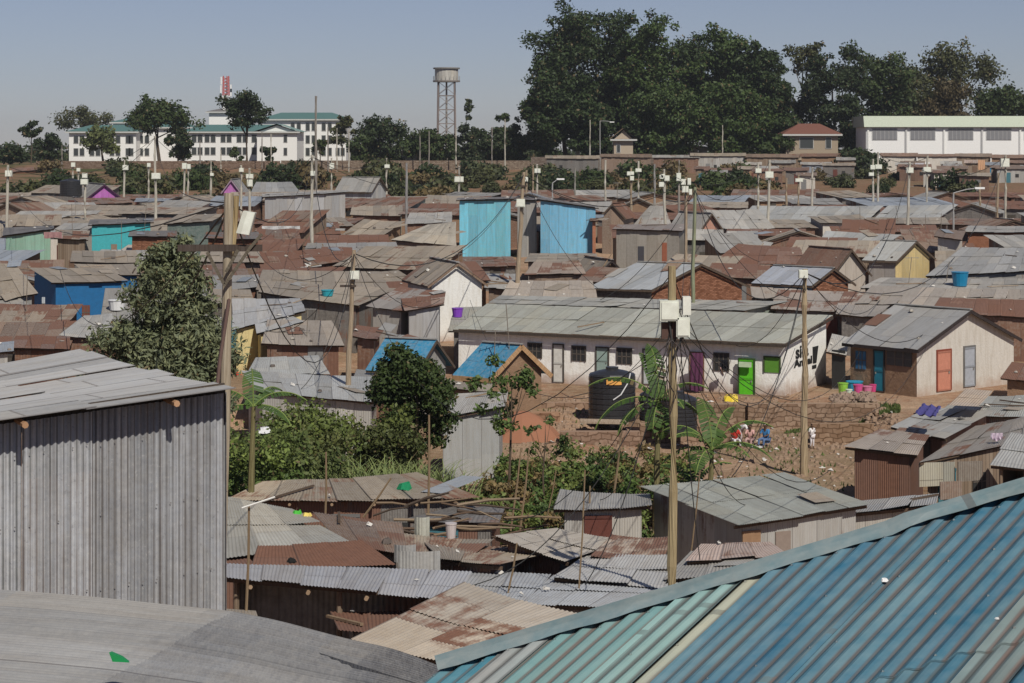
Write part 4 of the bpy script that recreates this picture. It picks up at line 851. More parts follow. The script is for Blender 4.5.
def leaf_mesh(name, V):
    n = len(V)//4; me = bpy.data.meshes.new(name); me.vertices.add(len(V)); me.vertices.foreach_set('co', V.astype(np.float32).ravel())
    me.loops.add(n*4); me.loops.foreach_set('vertex_index', np.arange(n*4, dtype=np.int32)); me.polygons.add(n)
    me.polygons.foreach_set('loop_start', np.arange(0, n*4, 4, dtype=np.int32)); me.update(calc_edges=True); me.materials.append(M['leaf']); return me
BARK = (.13, .10, .075)
def tree(label, px, ptop, pbot, wpx, Y, n=3000, leafs=.5, colr=(.032,.05,.02), K=22, seed=1, style='round', base=None, name='tree', trunk_r=None, group='trees along the ridge', cr=(.22,.36), dep=.8, lean=0, far=True, core=False):
    rs = random.Random(seed); bx = (px-512)/F*Y; bz = g(bx, Y)-.1 if base is None else base
    zt = CZ-(ptop-HY)*Y/F; zb = CZ-(pbot-HY)*Y/F; rx = wpx/2*Y/F; rz = (zt-zb)/2; cz = (zt+zb)/2
    root = thing(name, (bx, Y, bz), label, 'tree', group); cl = []
    for i in range(K):
        if style == 'bell':
            t = rs.random()**1.15; k = (1-t)**.5; a = rs.uniform(0, 6.283); q = rs.uniform(.15, .92); cl.append((rx*k*q*math.cos(a)+rx*.28*t, rx*k*q*math.sin(a)*dep, cz-bz-rz+2*rz*t, rx*rs.uniform(*cr)*(k*.7+.3)))
        elif style == 'cone':
            t = rs.random()**1.3; k = (1-t)*.9+.12; a = rs.uniform(0, 6.283); q = rs.uniform(.3, 1); cl.append((rx*k*q*math.cos(a), rx*k*q*math.sin(a)*dep, cz-bz-rz+2*rz*t*.95, rx*rs.uniform(*cr)*(k+.3)))
        elif style == 'flat':
            a = rs.uniform(0, 6.283); q = rs.random()**.5; lev = rs.choice((-.55, 0, .45, .8)); cl.append((rx*q*.85*math.cos(a)*(1-.25*abs(lev)), rx*q*math.sin(a)*dep, cz-bz+rz*lev*.8, rx*rs.uniform(*cr)*.9))
        else:
            while 1:
                u, v, w_ = rs.uniform(-1, 1), rs.uniform(-1, 1), rs.uniform(-1, 1); m = (u*u+v*v+w_*w_)**.5
                if .3 < m < 1: break
            rr_ = rx*rs.uniform(*cr); k = 1-.55*rr_/rx; cl.append((rx*u*k+lean*w_*rx, rx*v*dep*k, cz-bz+rz*w_*(1-.6*rr_/max(rz, .1) if rz > rr_ else .3), min(rr_, rz*.75)))
    if core: cl = cl+[(0, 0, cz-bz+rz*k_, .55*min(rx, rz)) for k_ in (-.45, 0, .4)]
    if far: cl = cl+[(c[0]+rs.gauss(0, .5)*c[3], c[1]+rs.gauss(0, .5)*c[3], c[2]+rs.gauss(0, .35)*c[3], c[3]*rs.uniform(.45, .9)) for c in cl for _ in range(2)]
    co = bpy.data.objects.new('crown', leaf_mesh('crown', leaves(cl, int(n*(1.5 if far else 1)), leafs*(.85 if far else 1), seed, tail=.72 if core else .95, long=1.7 if style == 'bell' else 1))); col.objects.link(co); co.parent = root; co.color = colr+(0,)
    tb = MB(); tr = trunk_r or max(.12, rx*.05); hh = max(cz-bz, .5)
    p0, p1, p2 = Vector((bx, Y, bz-.2)), Vector((bx+rs.uniform(-.1, .1)*rx, Y, bz+hh*.5)), Vector((bx+rs.uniform(-.15, .15)*rx, Y, bz+hh*.95))
    tb.tube([p0, p1, p2, p2+Vector((0,0,rz*.4))], [tr*1.2, tr*.9, tr*.55, tr*.2], 7)
    for c in sorted(cl, key=lambda c: -c[3])[:8]:
        s0 = p1.lerp(p2, rs.uniform(0, .9)); e = Vector((bx+c[0], Y+c[1], bz+c[2])); tb.tube([s0, s0.lerp(e, .5)+Vector((0,0,-.06*rx)), e], [tr*.45, tr*.3, tr*.12], 5)
    tb.build('trunk', M['wood'], root, BARK)
    return root
DG, MG, OG, LG_ = (.026,.040,.017), (.040,.060,.022), (.060,.066,.03), (.075,.10,.035)
GI = 'giant dark trees on the ridge'
big = [('tall leftmost giant tree with broad dark crown', 566,9,158,84,432,DG), ('giant tree whose domed top is the highest on the ridge', 610,5,158,86,440,DG), ('giant dark tree just right of the highest dome', 652,22,156,72,430,MG), ('giant tree with lumpy shoulder in the middle of the mass', 690,27,156,74,445,DG),
 ('giant tree with rounded crown above the grey board house', 729,28,157,72,432,MG), ('giant dark tree at the right flank of the mass', 762,42,156,62,428,DG), ('lower dark tree filling the foot of the giant mass on its left', 548,62,160,62,424,DG), ('dark tree filling the foot of the giant mass above the small hut', 600,80,140,90,446,DG), ('mid green lower tree in front of the giants', 668,84,158,80,422,MG), ('mid green lower tree in front of the right giants', 728,92,158,86,421,MG), ('dark undergrowth tree beside the small hut', 640,100,156,40,424,DG), ('dark undergrowth tree left of the small hut', 590,105,157,50,425,DG),
 ('dark under-tree at the right foot of the giant mass', 775,85,158,50,426,DG)]
for i, (lb, px, a, b, wp, Y_, cc) in enumerate(big): tree(lb, px, a-11, b+6, wp, Y_, 13000, .44, (cc[0]*1.1, cc[1]*1.18, cc[2]), 60, 100+i, group=GI, cr=(.22,.38), core=True)
rt = [('thin-crowned grey-green tree with sky showing between its branches', 801,34,120,42,440,1500,OG,16), ('dark layered tree left of the long white hall', 836,40,150,62,434,4200,DG,26), ('dark tree with tiered boughs above the brown-roofed house', 880,48,135,66,440,4200,MG,26), ('olive tree directly behind the long white hall', 915,62,130,70,446,3800,OG,24), ('sparse feathery tall tree behind the long white hall', 957,43,100,72,450,2300,OG,24), ('lower tree behind the right end of the long white hall', 1004,88,125,70,448,3000,MG,20), ('brownish tree below the sparse feathery tree', 945,88,128,60,440,2200,(.07,.055,.03),16), ('dark green tree in front of the brown-roofed house, left side', 781,140,158,36,415,1200,MG,10), ('dark green bush clump spilling down the slope left of the hall', 858,148,190,52,392,2600,DG,16), ('dark tree between the brown-roofed house and the hall', 850,96,150,32,425,2200,DG,16)]
for i, (lb, px, a, b, wp, Y_, n, cc, K) in enumerate(rt): tree(lb, px, a-6, b+6, wp+6, Y_, int(n*1.7), .46, cc, int(K*1.5), 200+i)
lt = [('slim umbrella-crowned tree at the far left', 31,122,138,24,440,800,DG,12,'flat'), ('dark low tree in the far left corner', 12,146,164,34,430,1200,DG,12,'round'), ('dark tree left of the white school wing', 47,133,162,30,432,1400,DG,12,'round'), ('flat-topped acacia rising behind the left school wing', 83,111,128,58,560,1500,OG,16,'flat'), ('broad tree with dark domed crown before the white school', 160,99,136,66,428,3600,MG,22,'round'), ('smaller dark tree under the right side of the broad domed one', 178,128,160,34,424,1600,DG,12,'round'), ('pale green airy tree in front of the left school wing', 104,130,154,46,424,1100,(.10,.12,.05),14,'flat'),
 ('forked tree with two dark crown clumps before the school', 247,92,132,58,426,1900,DG,14,'flat'), ('short palm-like tree near the end of the school', 320,140,158,20,422,400,MG,7,'flat'), ('tall airy tree standing at the right end of the school', 342,114,150,30,440,900,OG,10,'flat'), ('wide dark tree between the school and the water tower', 384,112,162,60,430,2600,DG,18,'round'), ('low tree filling the gap left of the water tower', 418,128,162,50,426,2200,MG,14,'round'), ('small round tree at the foot of the water tower', 443,135,162,40,428,1700,MG,12,'round'), ('grey-green conical tree right of the water tower', 468,97,160,34,440,2400,(.045,.06,.035),22,'cone'), ('slim conical tree next to the grey-green one', 503,105,160,34,436,2300,MG,20,'cone'), ('dark low tree joining the conical trees to the giants', 520,125,162,46,430,2200,DG,14,'round'), ('low dark tree between the two conical trees', 487,128,162,34,428,1500,DG,12,'round'), ('shrubby tree by the small shed left of the water tower', 360,132,162,30,424,1200,MG,10,'round'), ('little tree by the foot of the gabled school block', 270,146,162,20,422,500,DG,7,'round'), ('little dark tree below the forked tree', 236,148,164,14,422,350,MG,6,'round')]
for i, (lb, px, a, b, wp, Y_, n, cc, K, st) in enumerate(lt): tree(lb, px, a-2, b+1, wp, Y_, int(n*1.5), .42, cc, int(K*1.4), 300+i, st)
# middle-ground trees
tree('feathery grey-green tree with drooping twigs beside the big electricity pole', 152, 240, 425, 180, 56, 44000, .055, (.14,.16,.10), 130, 401, 'bell', trunk_r=.12, group=None, cr=(.12,.30), dep=.9, far=False)
tree('round dark leafy tree in front of the blue-roofed shack', 415, 336, 462, 90, 74, 24000, .08, (.04,.062,.02), 45, 402, group=None, trunk_r=.1, cr=(.2,.36), far=False)
# ---------------------------------------------------------------- bushes on the far slope
bvar = []
for k in range(6):
    rs = random.Random(50+k); cl = [(rs.uniform(-1, 1), rs.uniform(-.8, .8), rs.uniform(.2, 1.0), rs.uniform(.45, .85)) for _ in range(9)]
    bvar.append(leaf_mesh('bush', leaves(cl, 1500, .17, 60+k)))
rb = random.Random(5)
def bush(px, Y_, sc_, cc, lb, grp, name='bush', z=0, sz=1.0):
    x = (px-512)/F*Y_; o = bpy.data.objects.new(name, rb.choice(bvar)); col.objects.link(o); o.location = (x, Y_, g(x, Y_)-.15*sc_+z); o.scale = (sc_, sc_, sc_*sz); o.rotation_euler = (0, 0, rb.uniform(0, 6)); o.color = cc+(0,)
    return tag(o, lb, 'bush', grp)
nb = 0
def slope_density(px):
    return 1.0 if (130 < px < 430 or 520 < px < 700) else .7 if px <= 520 else .5
for i in range(190):
    px = rb.uniform(5, 1020)
    if rb.random() > slope_density(px): continue
    Y_ = rb.uniform(256, 400); s_ = rb.uniform(1.0, 2.5)
    k = rb.choice([('dark green', DG), ('olive', OG), ('dry brownish', (.11,.085,.045)), ('dusty green', (.06,.07,.035)), ('dark green', DG), ('mid green', MG)])
    shp = 'small' if s_ < 1.5 else 'broad' if s_ > 2.05 else 'round'
    py = HY-(g(0, Y_)-CZ)/Y_*F-5
    bush(px, Y_, s_, k[1], ulabel(f'{shp} {k[0]} bush on the far slope', px, py), 'bushes on the far slope', sz=rb.uniform(.7, 1.2)); nb += 1
# ---------------------------------------------------------------- hedge, grass, banana plants and scrub in the middle
hd = [(240, 62.0, 1.5, (.075,.13,.03),'light green'), (262,63.5,1.5,(.04,.07,.018),'deep green'), (288,66,1.6,(.055,.08,.025),'dark leafy'), (312,70,1.5,(.05,.085,.02),'mid green'), (338,72,1.5,(.06,.10,.022),'bright green'), (366,73,1.4,(.05,.08,.02),'mottled green'), (300,62,1.3,(.045,.075,.022),'coarse-leaved'), (300,68,1.2,(.07,.10,.03),'yellow-green'), (272,60.5,1.1,(.04,.08,.018),'low dark'), (392,71,1.2,(.035,.055,.016),'shaded'), (238,66,1.6,(.07,.12,.03),'tall light green')]
for px, Y_, s_, cc, d_ in hd:
    x = (px-512)/F*Y_; cl = []; rs = random.Random(int(px)); 
    s_ *= 1.25
    for _ in range(26): cl.append((rs.uniform(-.8, .8)*s_, rs.uniform(-.6, .6)*s_, rs.uniform(.2, 1.75)*s_, rs.uniform(.25, .42)*s_))
    o = bpy.data.objects.new('bush', leaf_mesh('bush', leaves(cl, 5200, .08, int(px)))); col.objects.link(o); o.location = (x, Y_, g(x, Y_)); o.color = (cc[0]*1.75, cc[1]*1.38, cc[2]*1.7)+(0,)
    tag(o, ulabel(f'{d_} bush in the hedge behind the long tan roof', px, 150+11.5*F/Y_), 'bush', 'bushes of the hedge behind the tan roof')
def blades(px, Y_, n, h, spread, cc, label, seed, wd=.045, kind=None):
    x0 = (px-512)/F*Y_; rs = random.Random(seed); mb = MB(); gz = g(x0, Y_)
    for _ in range(n):
        bx, by = x0+rs.gauss(0, spread*.4), Y_+rs.gauss(0, spread*.3); a = rs.uniform(0, 6.283); H_ = h*rs.uniform(.6, 1.1); rch = H_*rs.uniform(.25, .6); sx, sy = -math.sin(a)*wd, math.cos(a)*wd; pv = None
        for q in range(6):
            t = q/5; P = Vector((bx+math.cos(a)*rch*t*t, by+math.sin(a)*rch*t*t, gz+H_*(t-.28*t*t*t))); w_ = (1-t*.85)
            cur = (P-Vector((sx, sy, 0))*w_, P+Vector((sx, sy, 0))*w_)
            if pv: mb.poly([pv[0], pv[1], cur[1], cur[0]])
            pv = cur
    o = mb.build('tall_grass', M['leaf'], None, cc, at=(x0, Y_, gz)); return tag(o, label, 'grass', 'clumps of tall grass beside the round tree')
for i, (px, Y_, h) in enumerate([(345,62.5,3.2),(372,62.8,3.4),(398,63,3.4),(356,61.5,2.8),(386,61.5,2.9),(330,62.5,2.8),(412,63,3.1),(246,61,3.2),(236,62,3.4),(260,60,2.6),(424,64,3.0)]):
    blades(px, Y_, 330, h, 1.8, (.16,.20,.085), ulabel('arching tall grass clump', px, 450+i), 70+i)
def banana(label, px, Y_, hgt, leaves_, seed, cc=(.045,.085,.022), r=.1, pb=None):
    x0 = (px-512)/F*Y_; gz = g(x0, Y_); rs = random.Random(seed); root = thing('banana_plant', (x0, Y_, gz), label, 'banana plant', 'banana plants')
    tb = MB(); top = Vector((x0+.1, Y_, gz+hgt)); tb.tube([(x0, Y_, gz-.1), (x0+.03, Y_, gz+hgt*.5), top], [r*1.2, r, r*.6], 8); tb.build('stem', M['wood'], root, (.22,.20,.10))
    for (ax, az, L) in leaves_:        # ax: heading in degrees (0 = right, 90 = away), az: start elevation, L length
        mb = MB(); a = math.radians(ax); el = math.radians(az); P = Vector(top); pv = None; N = 18; dead = rs.random() < .0
        rib = []
        for q in range(N+1):
            t = q/N; w_ = .30*math.sin(math.pi*min(1, .12+t*.9))**.7+.01; w_ *= (.25 if q < 2 else 1)
            d = Vector((math.cos(a)*math.cos(el), math.sin(a)*math.cos(el), math.sin(el))); side = d.cross(Vector((0,0,1)));
            if side.length < .05: side = Vector((0,1,0))
            side.normalize(); up = side.cross(d); rib.append(P.copy())
            l = P+side*w_-up*(-.10)*w_-Vector((0,0,w_*.35)); r_ = P-side*w_-Vector((0,0,w_*.35))
            if pv:
                _k = rs.random()
                if _k < .84: f = rs.uniform(.7, .97); mb.poly([pv[0], pv[0].lerp(P, f), pv[1].lerp(l, f), pv[1]])
                if _k > .16: f = rs.uniform(.7, .97); mb.poly([pv[0], pv[2], pv[2].lerp(r_, f), pv[0].lerp(P, f)])
            pv = (P.copy(), l, r_); P = P+d*(L/N); el -= math.radians(rs.uniform(3.6, 7.2)*(1.2-.4*math.sin(el) if el > 0 else .9))
        o = mb.build('leaf', M['leaf'], root, cc); rb_ = MB(); rb_.tube(rib, [.02]*len(rib), 4); rb_.build('midrib', M['wood'], o, (.22,.30,.09))
    return root
banana('banana plant with long drooping leaves in front of the black water tanks', 656, 66, 4.3, [(178,25,2.6),(165,50,2.7),(100,86,2.7),(110,80,2.4),(5,55,1.9),(200,5,2.0),(-60,40,1.6),(20,20,1.8),(250,-20,1.5),(290,-40,1.4)], 5)
banana('banana plant right of the meter box pole, leaves fanning upwards', 709, 64, 2.9, [(20,62,2.6),(100,84,2.6),(150,60,2.1),(0,35,2.2),(170,25,1.9),(60,75,2.4),(200,60,1.8),(-40,40,1.6),(240,20,1.5)], 6, (.05,.09,.025))
banana('small banana plant between the big electricity pole and the pale grey roof', 250, 58, 4.9, [(20,45,1.8),(100,75,1.8),(160,50,1.7),(60,60,1.6),(190,20,1.4),(-20,20,1.4)], 7, (.055,.10,.03))
banana('dark young banana clump below the right banana plant', 692, 66, 1.5, [(10,70,1.6),(80,80,1.7),(150,65,1.6),(200,40,1.3),(-30,45,1.3)], 8, (.03,.06,.018))
rs = random.Random(77)
for i in range(78):
    px = rs.uniform(478, 700); Y_ = rs.uniform(61, 82)
    if px > 640 and Y_ > 72 and rs.random() < .5: continue
    s_ = rs.uniform(.5, 1.05); k = rs.choice([('leafy green', (.075,.12,.035)), ('dark green', (.045,.075,.025)), ('yellow-green', (.11,.145,.045)), ('dry straggly', (.16,.12,.06))])
    x = (px-512)/F*Y_; py = HY-(g(x, Y_)-CZ)/Y_*F
    cl = [(rs.uniform(-.9, .9)*s_, rs.uniform(-.6, .6)*s_, rs.uniform(.1, 1.1)*s_, rs.uniform(.2, .4)*s_) for _ in range(9)]
    o = bpy.data.objects.new('shrub', leaf_mesh('shrub', leaves(cl, 620, .085, i+900))); col.objects.link(o); o.location = (x, Y_, g(x, Y_)); o.color = k[1]+(0,)
    tag(o, ulabel(f'{k[0]} shrub on the red slope', px, py), 'shrub', 'shrubs on the red slope below the row house')
tree('slender sparse sapling leaning over the tall silvery hut', 508, 352, 440, 84, 73, 1100, .10, (.07,.11,.035), 22, 410, group=None, trunk_r=.05, cr=(.12,.22), lean=-.3, far=False)
tree('bare thin sapling on the red slope', 545, 400, 470, 60, 70, 260, .09, (.06,.09,.03), 10, 411, group=None, trunk_r=.035, cr=(.12,.2), far=False)
gm = MB(); rg_ = random.Random(8)
for _ in range(9000):
    if rg_.random() < .6: px, Y_ = rg_.uniform(745, 900), rg_.uniform(93.0, 95.4)
    else: px, Y_ = rg_.uniform(480, 860), rg_.uniform(60, 95)
    x = (px-512)/F*Y_; n_ = mnoise.noise(Vector((x*.4, Y_*.4, 2)))
    if n_ < -.02: continue
    z = g(x, Y_)+.02; a = rg_.uniform(0, 6.28); hh = rg_.uniform(.06, .2); dx, dy = math.cos(a)*.05, math.sin(a)*.05
    gm.poly([(x-dx, Y_-dy, z), (x+dx, Y_+dy, z), (x+rg_.uniform(-.08,.08), Y_+rg_.uniform(-.08,.08), z+hh)])
tag(gm.build('grass', M['leaf'], None, (.07,.10,.03)), kind='stuff')

# woodland seen low on the skyline between and behind the buildings: one far mass
cl = []; rs = random.Random(909)
for i in range(520):
    Y_ = rs.uniform(545, 640); px = rs.uniform(-120, 1140); top = rs.uniform(143, 152); zt = CZ-(top-HY)*Y_/F; r_ = rs.uniform(2.0, 4.2); gz = g(0, Y_)
    cl.append(((px-512)/F*Y_, Y_, rs.uniform(gz+1, max(gz+1.5, zt-r_*.6)), r_))
o = bpy.data.objects.new('woodland', leaf_mesh('woodland', leaves(cl, 42000, .62, 909))); col.objects.link(o); o.color = (.04,.055,.025,0); tag(o, 'far dark woodland along the skyline behind the ridge', 'woodland', kind='stuff')

# thin haze in the air
hz = bpy.data.materials.new('haze'); hz.use_nodes = True; nt = hz.node_tree; nt.nodes.clear(); ho = nt.nodes.new('ShaderNodeOutputMaterial'); hv = nt.nodes.new('ShaderNodeVolumePrincipled')
hv.inputs['Density'].default_value = 0.00013; hv.inputs['Color'].default_value = (.84,.88,.94,1); hv.inputs['Anisotropy'].default_value = .2; nt.links.new(hv.outputs[0], ho.inputs['Volume'])
mb2 = MB(); mb2.box((0, 1480, 9), (5200, 3160, 56)); o = mb2.build('haze', hz); tag(o, kind='stuff'); HAZE = o
# heap of red earth
mb = MB(); rs = random.Random(4); N = 12; c_ = W(522, 412, 90); c_.z = g(c_.x, 90)-.1
ring = [[c_+Vector((math.cos(6.283*i/N)*r_*(1+.12*math.sin(i*2.3)), math.sin(6.283*i/N)*r_*.7, z_)) for i in range(N)] for r_, z_ in ((1.9, 0), (1.4, .55), (.8, 1.0), (.25, 1.25))]
for j in range(3):
    for i in range(N): m_ = (i+1) % N; mb.poly([ring[j][i], ring[j][m_], ring[j+1][m_], ring[j+1][i]])
mb.poly(ring[3]); tag(mb.build('earth_heap', M['mud'], None, (.34,.165,.105), smooth=True, at=c_), 'heap of bright red earth beside the mud hut', 'earth heap')
# ---------------------------------------------------------------- ridge: walls, school, tower, hall
def slab(px0, px1, pt, Y_, dep, zb, label, cat, name, cc, mat='stone', group=None, Y2=None):
    Y2 = Y2 or Y_; a, b = W(px0, pt, Y_), W(px1, pt, Y2); mb = MB(); base = [Vector((a.x, a.y, zb)), Vector((b.x, b.y, zb)), Vector((b.x, b.y+dep, zb)), Vector((a.x, a.y+dep, zb))]
    wall_prism(mb, base, [a.z, b.z, b.z, a.z]); mb.poly([(p.x, p.y, z) for p, z in zip(base, (a.z, b.z, b.z, a.z))])
    return tag(mb.build(name, M[mat], None, cc, at=((a.x+b.x)/2, a.y, zb)), label, cat, group)
slab(36, 280, 161, 407, .4, CZ-5.2, 'long brown block wall running below the white school', 'wall', 'boundary_wall', (.27,.20,.155))
slab(281, 530, 160.5, 406, .4, CZ-5.2, 'long pale brown block wall from the school to the giant trees', 'wall', 'boundary_wall', (.30,.245,.195))
slab(531, 690, 157, 404, .4, CZ-4.6, 'block wall stretch under the giant dark trees', 'wall', 'boundary_wall', (.25,.21,.18))
H('long low reddish roof at the top of the red cutting, far left', (12,172,38,170,38,167,12,168), 'rust', .5, 'brickc', 0, Y=396, D=4, h=3.2, ops=(), group=None)
def block(label, x0, x1, pt, Y_, dep, wins, rise, rc=(.085,.17,.165), gable=None, name='school_block', group='white school blocks', wc=(.78,.78,.76), pb=166):
    a, b = W(x0, pt, Y_), W(x1, pt, Y_); gz = CZ-(pb-HY)*Y_/F; root = thing(name, ((a.x+b.x)/2, Y_, gz), label, 'school building', group)
    mb = MB(); base = [Vector((a.x, Y_, gz-1.5)), Vector((b.x, Y_, gz-1.5)), Vector((b.x, Y_+dep, gz-1.5)), Vector((a.x, Y_+dep, gz-1.5))]
    wall_prism(mb, base, [a.z]*4); mb.build('wall', M['plain'], root, wc)
    oh = .8; rm = MB(); z = a.z; p = [Vector((a.x-oh, Y_-oh, z)), Vector((b.x+oh, Y_-oh, z)), Vector((b.x+oh, Y_+dep+oh, z)), Vector((a.x-oh, Y_+dep+oh, z))]
    if gable == 'front':
        m = (a.x+b.x)/2; r0, r1 = Vector((m, Y_-oh, z+rise)), Vector((m, Y_+dep+oh, z+rise)); rm.quad_up([p[0], r0, r1, p[3]]); rm.quad_up([p[1], p[2], r1, r0])
        gm_ = MB(); gm_.poly([(a.x, Y_+.02, z-.1), (b.x, Y_+.02, z-.1), (m, Y_+.02, z+rise-.35)]); gm_.build('gable', M['plain'], root, wc)
    else:
        e = min(dep/2, 5) if gable != 'side' else 0; r0, r1 = Vector((a.x-oh+e, Y_+dep/2, z+rise)), Vector((b.x+oh-e, Y_+dep/2, z+rise))
        for q in ([p[0], p[1], r1, r0], [p[2], p[3], r0, r1]): rm.quad_up(q)
        rm.poly([p[1], p[2], r1]); rm.poly([p[3], p[0], r0])
    rm.poly(p[::-1]); rm.build('roof', M['plain'], root, rc)
    fb = MB(); fb.beam(p[0]-Vector((0,0,.2)), p[1]-Vector((0,0,.2)), .12, .35); fb.build('fascia', M['plain'], root, (.5,.5,.48))
    for (wx0, wx1, wy0, wy1) in wins:
        w0, w1 = W(wx0, wy1, Y_), W(wx1, wy0, Y_); fm = MB(); fm.hexa([Vector((x, y_, z_)) for z_ in (w0.z-.12, w1.z+.12) for x, y_ in ((w0.x-.12, Y_-.12), (w1.x+.12, Y_-.12), (w1.x+.12, Y_+.1), (w0.x-.12, Y_+.1))])
        f_ = fm.build('window', M['plain'], root, (.45,.45,.44)); gm_ = MB(); gm_.hexa([Vector((x, y_, z_)) for z_ in (w0.z, w1.z) for x, y_ in ((w0.x, Y_-.16), (w1.x, Y_-.16), (w1.x, Y_-.1), (w0.x, Y_-.1))]); gm_.build('pane', M['plastic'], f_, (.045,.05,.05))
    return root
def wgrid(xs, ys, w=4.2, h=7): return [(x, x+w, y, y+h) for y in ys for x in xs]
block('white two-storey school wing with teal roof, furthest left', 69, 136, 131.5, 500, 12, wgrid([74,80,90,96,110,116,139-10,132-6], [136,148.5]), 1.7)
block('taller white stair tower section between the school wings', 113, 139, 122, 509, 10, wgrid([130], [136,148]), 1.3)
block('white school wing with three rows of paired windows, left of the gabled one', 184, 292, 131.5, 502, 12, wgrid([192,198,205,211,221,227,237,243,252,258,270,276], [135,147.5,160.5], 4.4, 7), 1.8)
block('higher white school block with long dark teal roof, further back at right', 262, 346, 119, 520, 14, wgrid([291,297,306,312,322,328,336,341][0:8], [123,135.5,148], 3.6, 7.5), 1.8)
block('white stretch of school with low parapet and central teal roof', 137, 190, 127, 506, 12, wgrid([139,145,176,181], [136,148.5], 4, 7), 1.8)
block('white gabled school projection without windows on its front', 257, 297, 131.5, 492, 16, wgrid([284], [135,148], 3, 7), 1.9, gable='front', rc=(.20,.30,.28))
block('square white lift house with overhanging dark roof, below the mast', 209, 240, 111.5, 522, 8, [], 1.0, rc=(.16,.15,.15))
# mast
root = thing('antenna_mast', W(226.5, 110, 524), 'red and white lattice mast carrying white panel antennas', 'antenna mast')
c = W(226.5, 110, 524); hM = 34*524/F
for name_, z0, z1, cc in (('lower_section', 0, .42, (.75,.75,.73)), ('upper_section', .42, 1, (.45,.10,.09))):
    mb = MB(); 
    for dx, dy in ((-.8,-.8), (.8,-.8), (0,.8)): mb.beam(c+Vector((dx*(1.15-z0*.3), dy, hM*z0)), c+Vector((dx*(1.15-z1*.3), dy, hM*z1)), .28, .28)
    k = z0
    while k < z1-.05:
        mb.beam(c+Vector((-.9, -.8, hM*k)), c+Vector((.9, -.8, hM*(k+.09))), .2, .2); mb.beam(c+Vector((.9, -.8, hM*k)), c+Vector((-.9, -.8, hM*(k+.09))), .2, .2); k += .09
    mb.build(name_, M['plain'], root, cc)
for dx, z in ((-1.3, .6), (1.3, .62), (-1.2, .85), (1.3, .5)): mb = MB(); mb.box(c+Vector((dx, -.9, hM*z-.9)), (.4, .3, 2.0)); mb.build('panel_antenna', M['plain'], root, (.75,.75,.75))
# water tower
Yt = 470; c = W(446.5, 150, Yt); c.z = g(c.x, Yt); ztop = CZ-(69-HY)*Yt/F; zbt = CZ-(80.5-HY)*Yt/F
root = thing('water_tower', c, 'water tower: round pale tank with flat rim on a grey lattice frame', 'water tower')
mb = MB(); mb.cyl((c.x, c.y, zbt), 2.75, ztop-zbt, 20); mb.build('tank', M['sheet_smooth'], root, (.46,.45,.42,.12))
mb = MB(); mb.cyl((c.x, c.y, ztop), 3.15, .3, 20); mb.build('tank_roof', M['plain'], root, (.22,.21,.2))
mb = MB(); mb.cyl((c.x, c.y, zbt-.35), 3.2, .35, 20); mb.build('walkway', M['plain'], root, (.22,.20,.19))
mb = MB()
for k in range(20): a = 6.283*k/20; mb.beam((c.x+3.1*math.cos(a), c.y+3.1*math.sin(a), zbt), (c.x+3.1*math.cos(a), c.y+3.1*math.sin(a), zbt+1), .07, .07)
mb.build('railing', M['plain'], root, (.25,.24,.23))
lg = [(-1.9,-1.9),(1.9,-1.9),(1.9,1.9),(-1.9,1.9)]; zb0 = c.z
for dx, dy in lg: mb = MB(); mb.beam((c.x+dx*1.12, c.y+dy*1.12, zb0), (c.x+dx, c.y+dy, zbt-.3), .28, .28); mb.build('leg', M['plain'], root, (.24,.20,.19))
br = MB(); nl = 6
for k in range(nl):
    za, zc = zb0+(zbt-zb0)*k/nl, zb0+(zbt-zb0)*(k+1)/nl
    for i in range(4):
        (ax, ay), (bx_, by_) = lg[i], lg[(i+1) % 4]
        br.beam((c.x+ax, c.y+ay, zc-.3), (c.x+bx_, c.y+by_, zc-.3), .14, .14); br.beam((c.x+ax, c.y+ay, za), (c.x+bx_, c.y+by_, zc-.3), .1, .1); br.beam((c.x+bx_, c.y+by_, za), (c.x+ax, c.y+ay, zc-.3), .1, .1)
br.build('bracing', M['plain'], root, (.24,.20,.19))
mb = MB(); mb.tube([(c.x, c.y, zb0), (c.x, c.y, zbt)], .22, 8); mb.build('riser_pipe', M['plain'], root, (.3,.27,.25))
# long white hall on the right
Yh = 408; a, b = W(866, 127, Yh), W(1060, 127, Yh); gz = CZ-(153-HY)*Yh/F
root = thing('hall', ((a.x+b.x)/2, Yh, gz), 'long white hall with pale green roof band and wide grey windows', 'hall')
mb = MB(); wall_prism(mb, [Vector((a.x, Yh, gz-2)), Vector((b.x, Yh, gz-2)), Vector((b.x, Yh+12, gz-2)), Vector((a.x, Yh+12, gz-2))], [a.z]*4); mb.build('wall', M['plain'], root, (.80,.80,.79))
mb = MB(); p = [Vector((a.x-.5, Yh-.8, a.z)), Vector((b.x, Yh-.8, a.z)), Vector((b.x, Yh+13, a.z)), Vector((a.x-.5, Yh+13, a.z))]; zt = W(0, 116, Yh).z
mb.hexa(p+[Vector((q.x, q.y+(1.0 if i < 2 else -1), zt)) for i, q in enumerate(p)]); mb.build('roof', M['plain'], root, (.47,.52,.42))
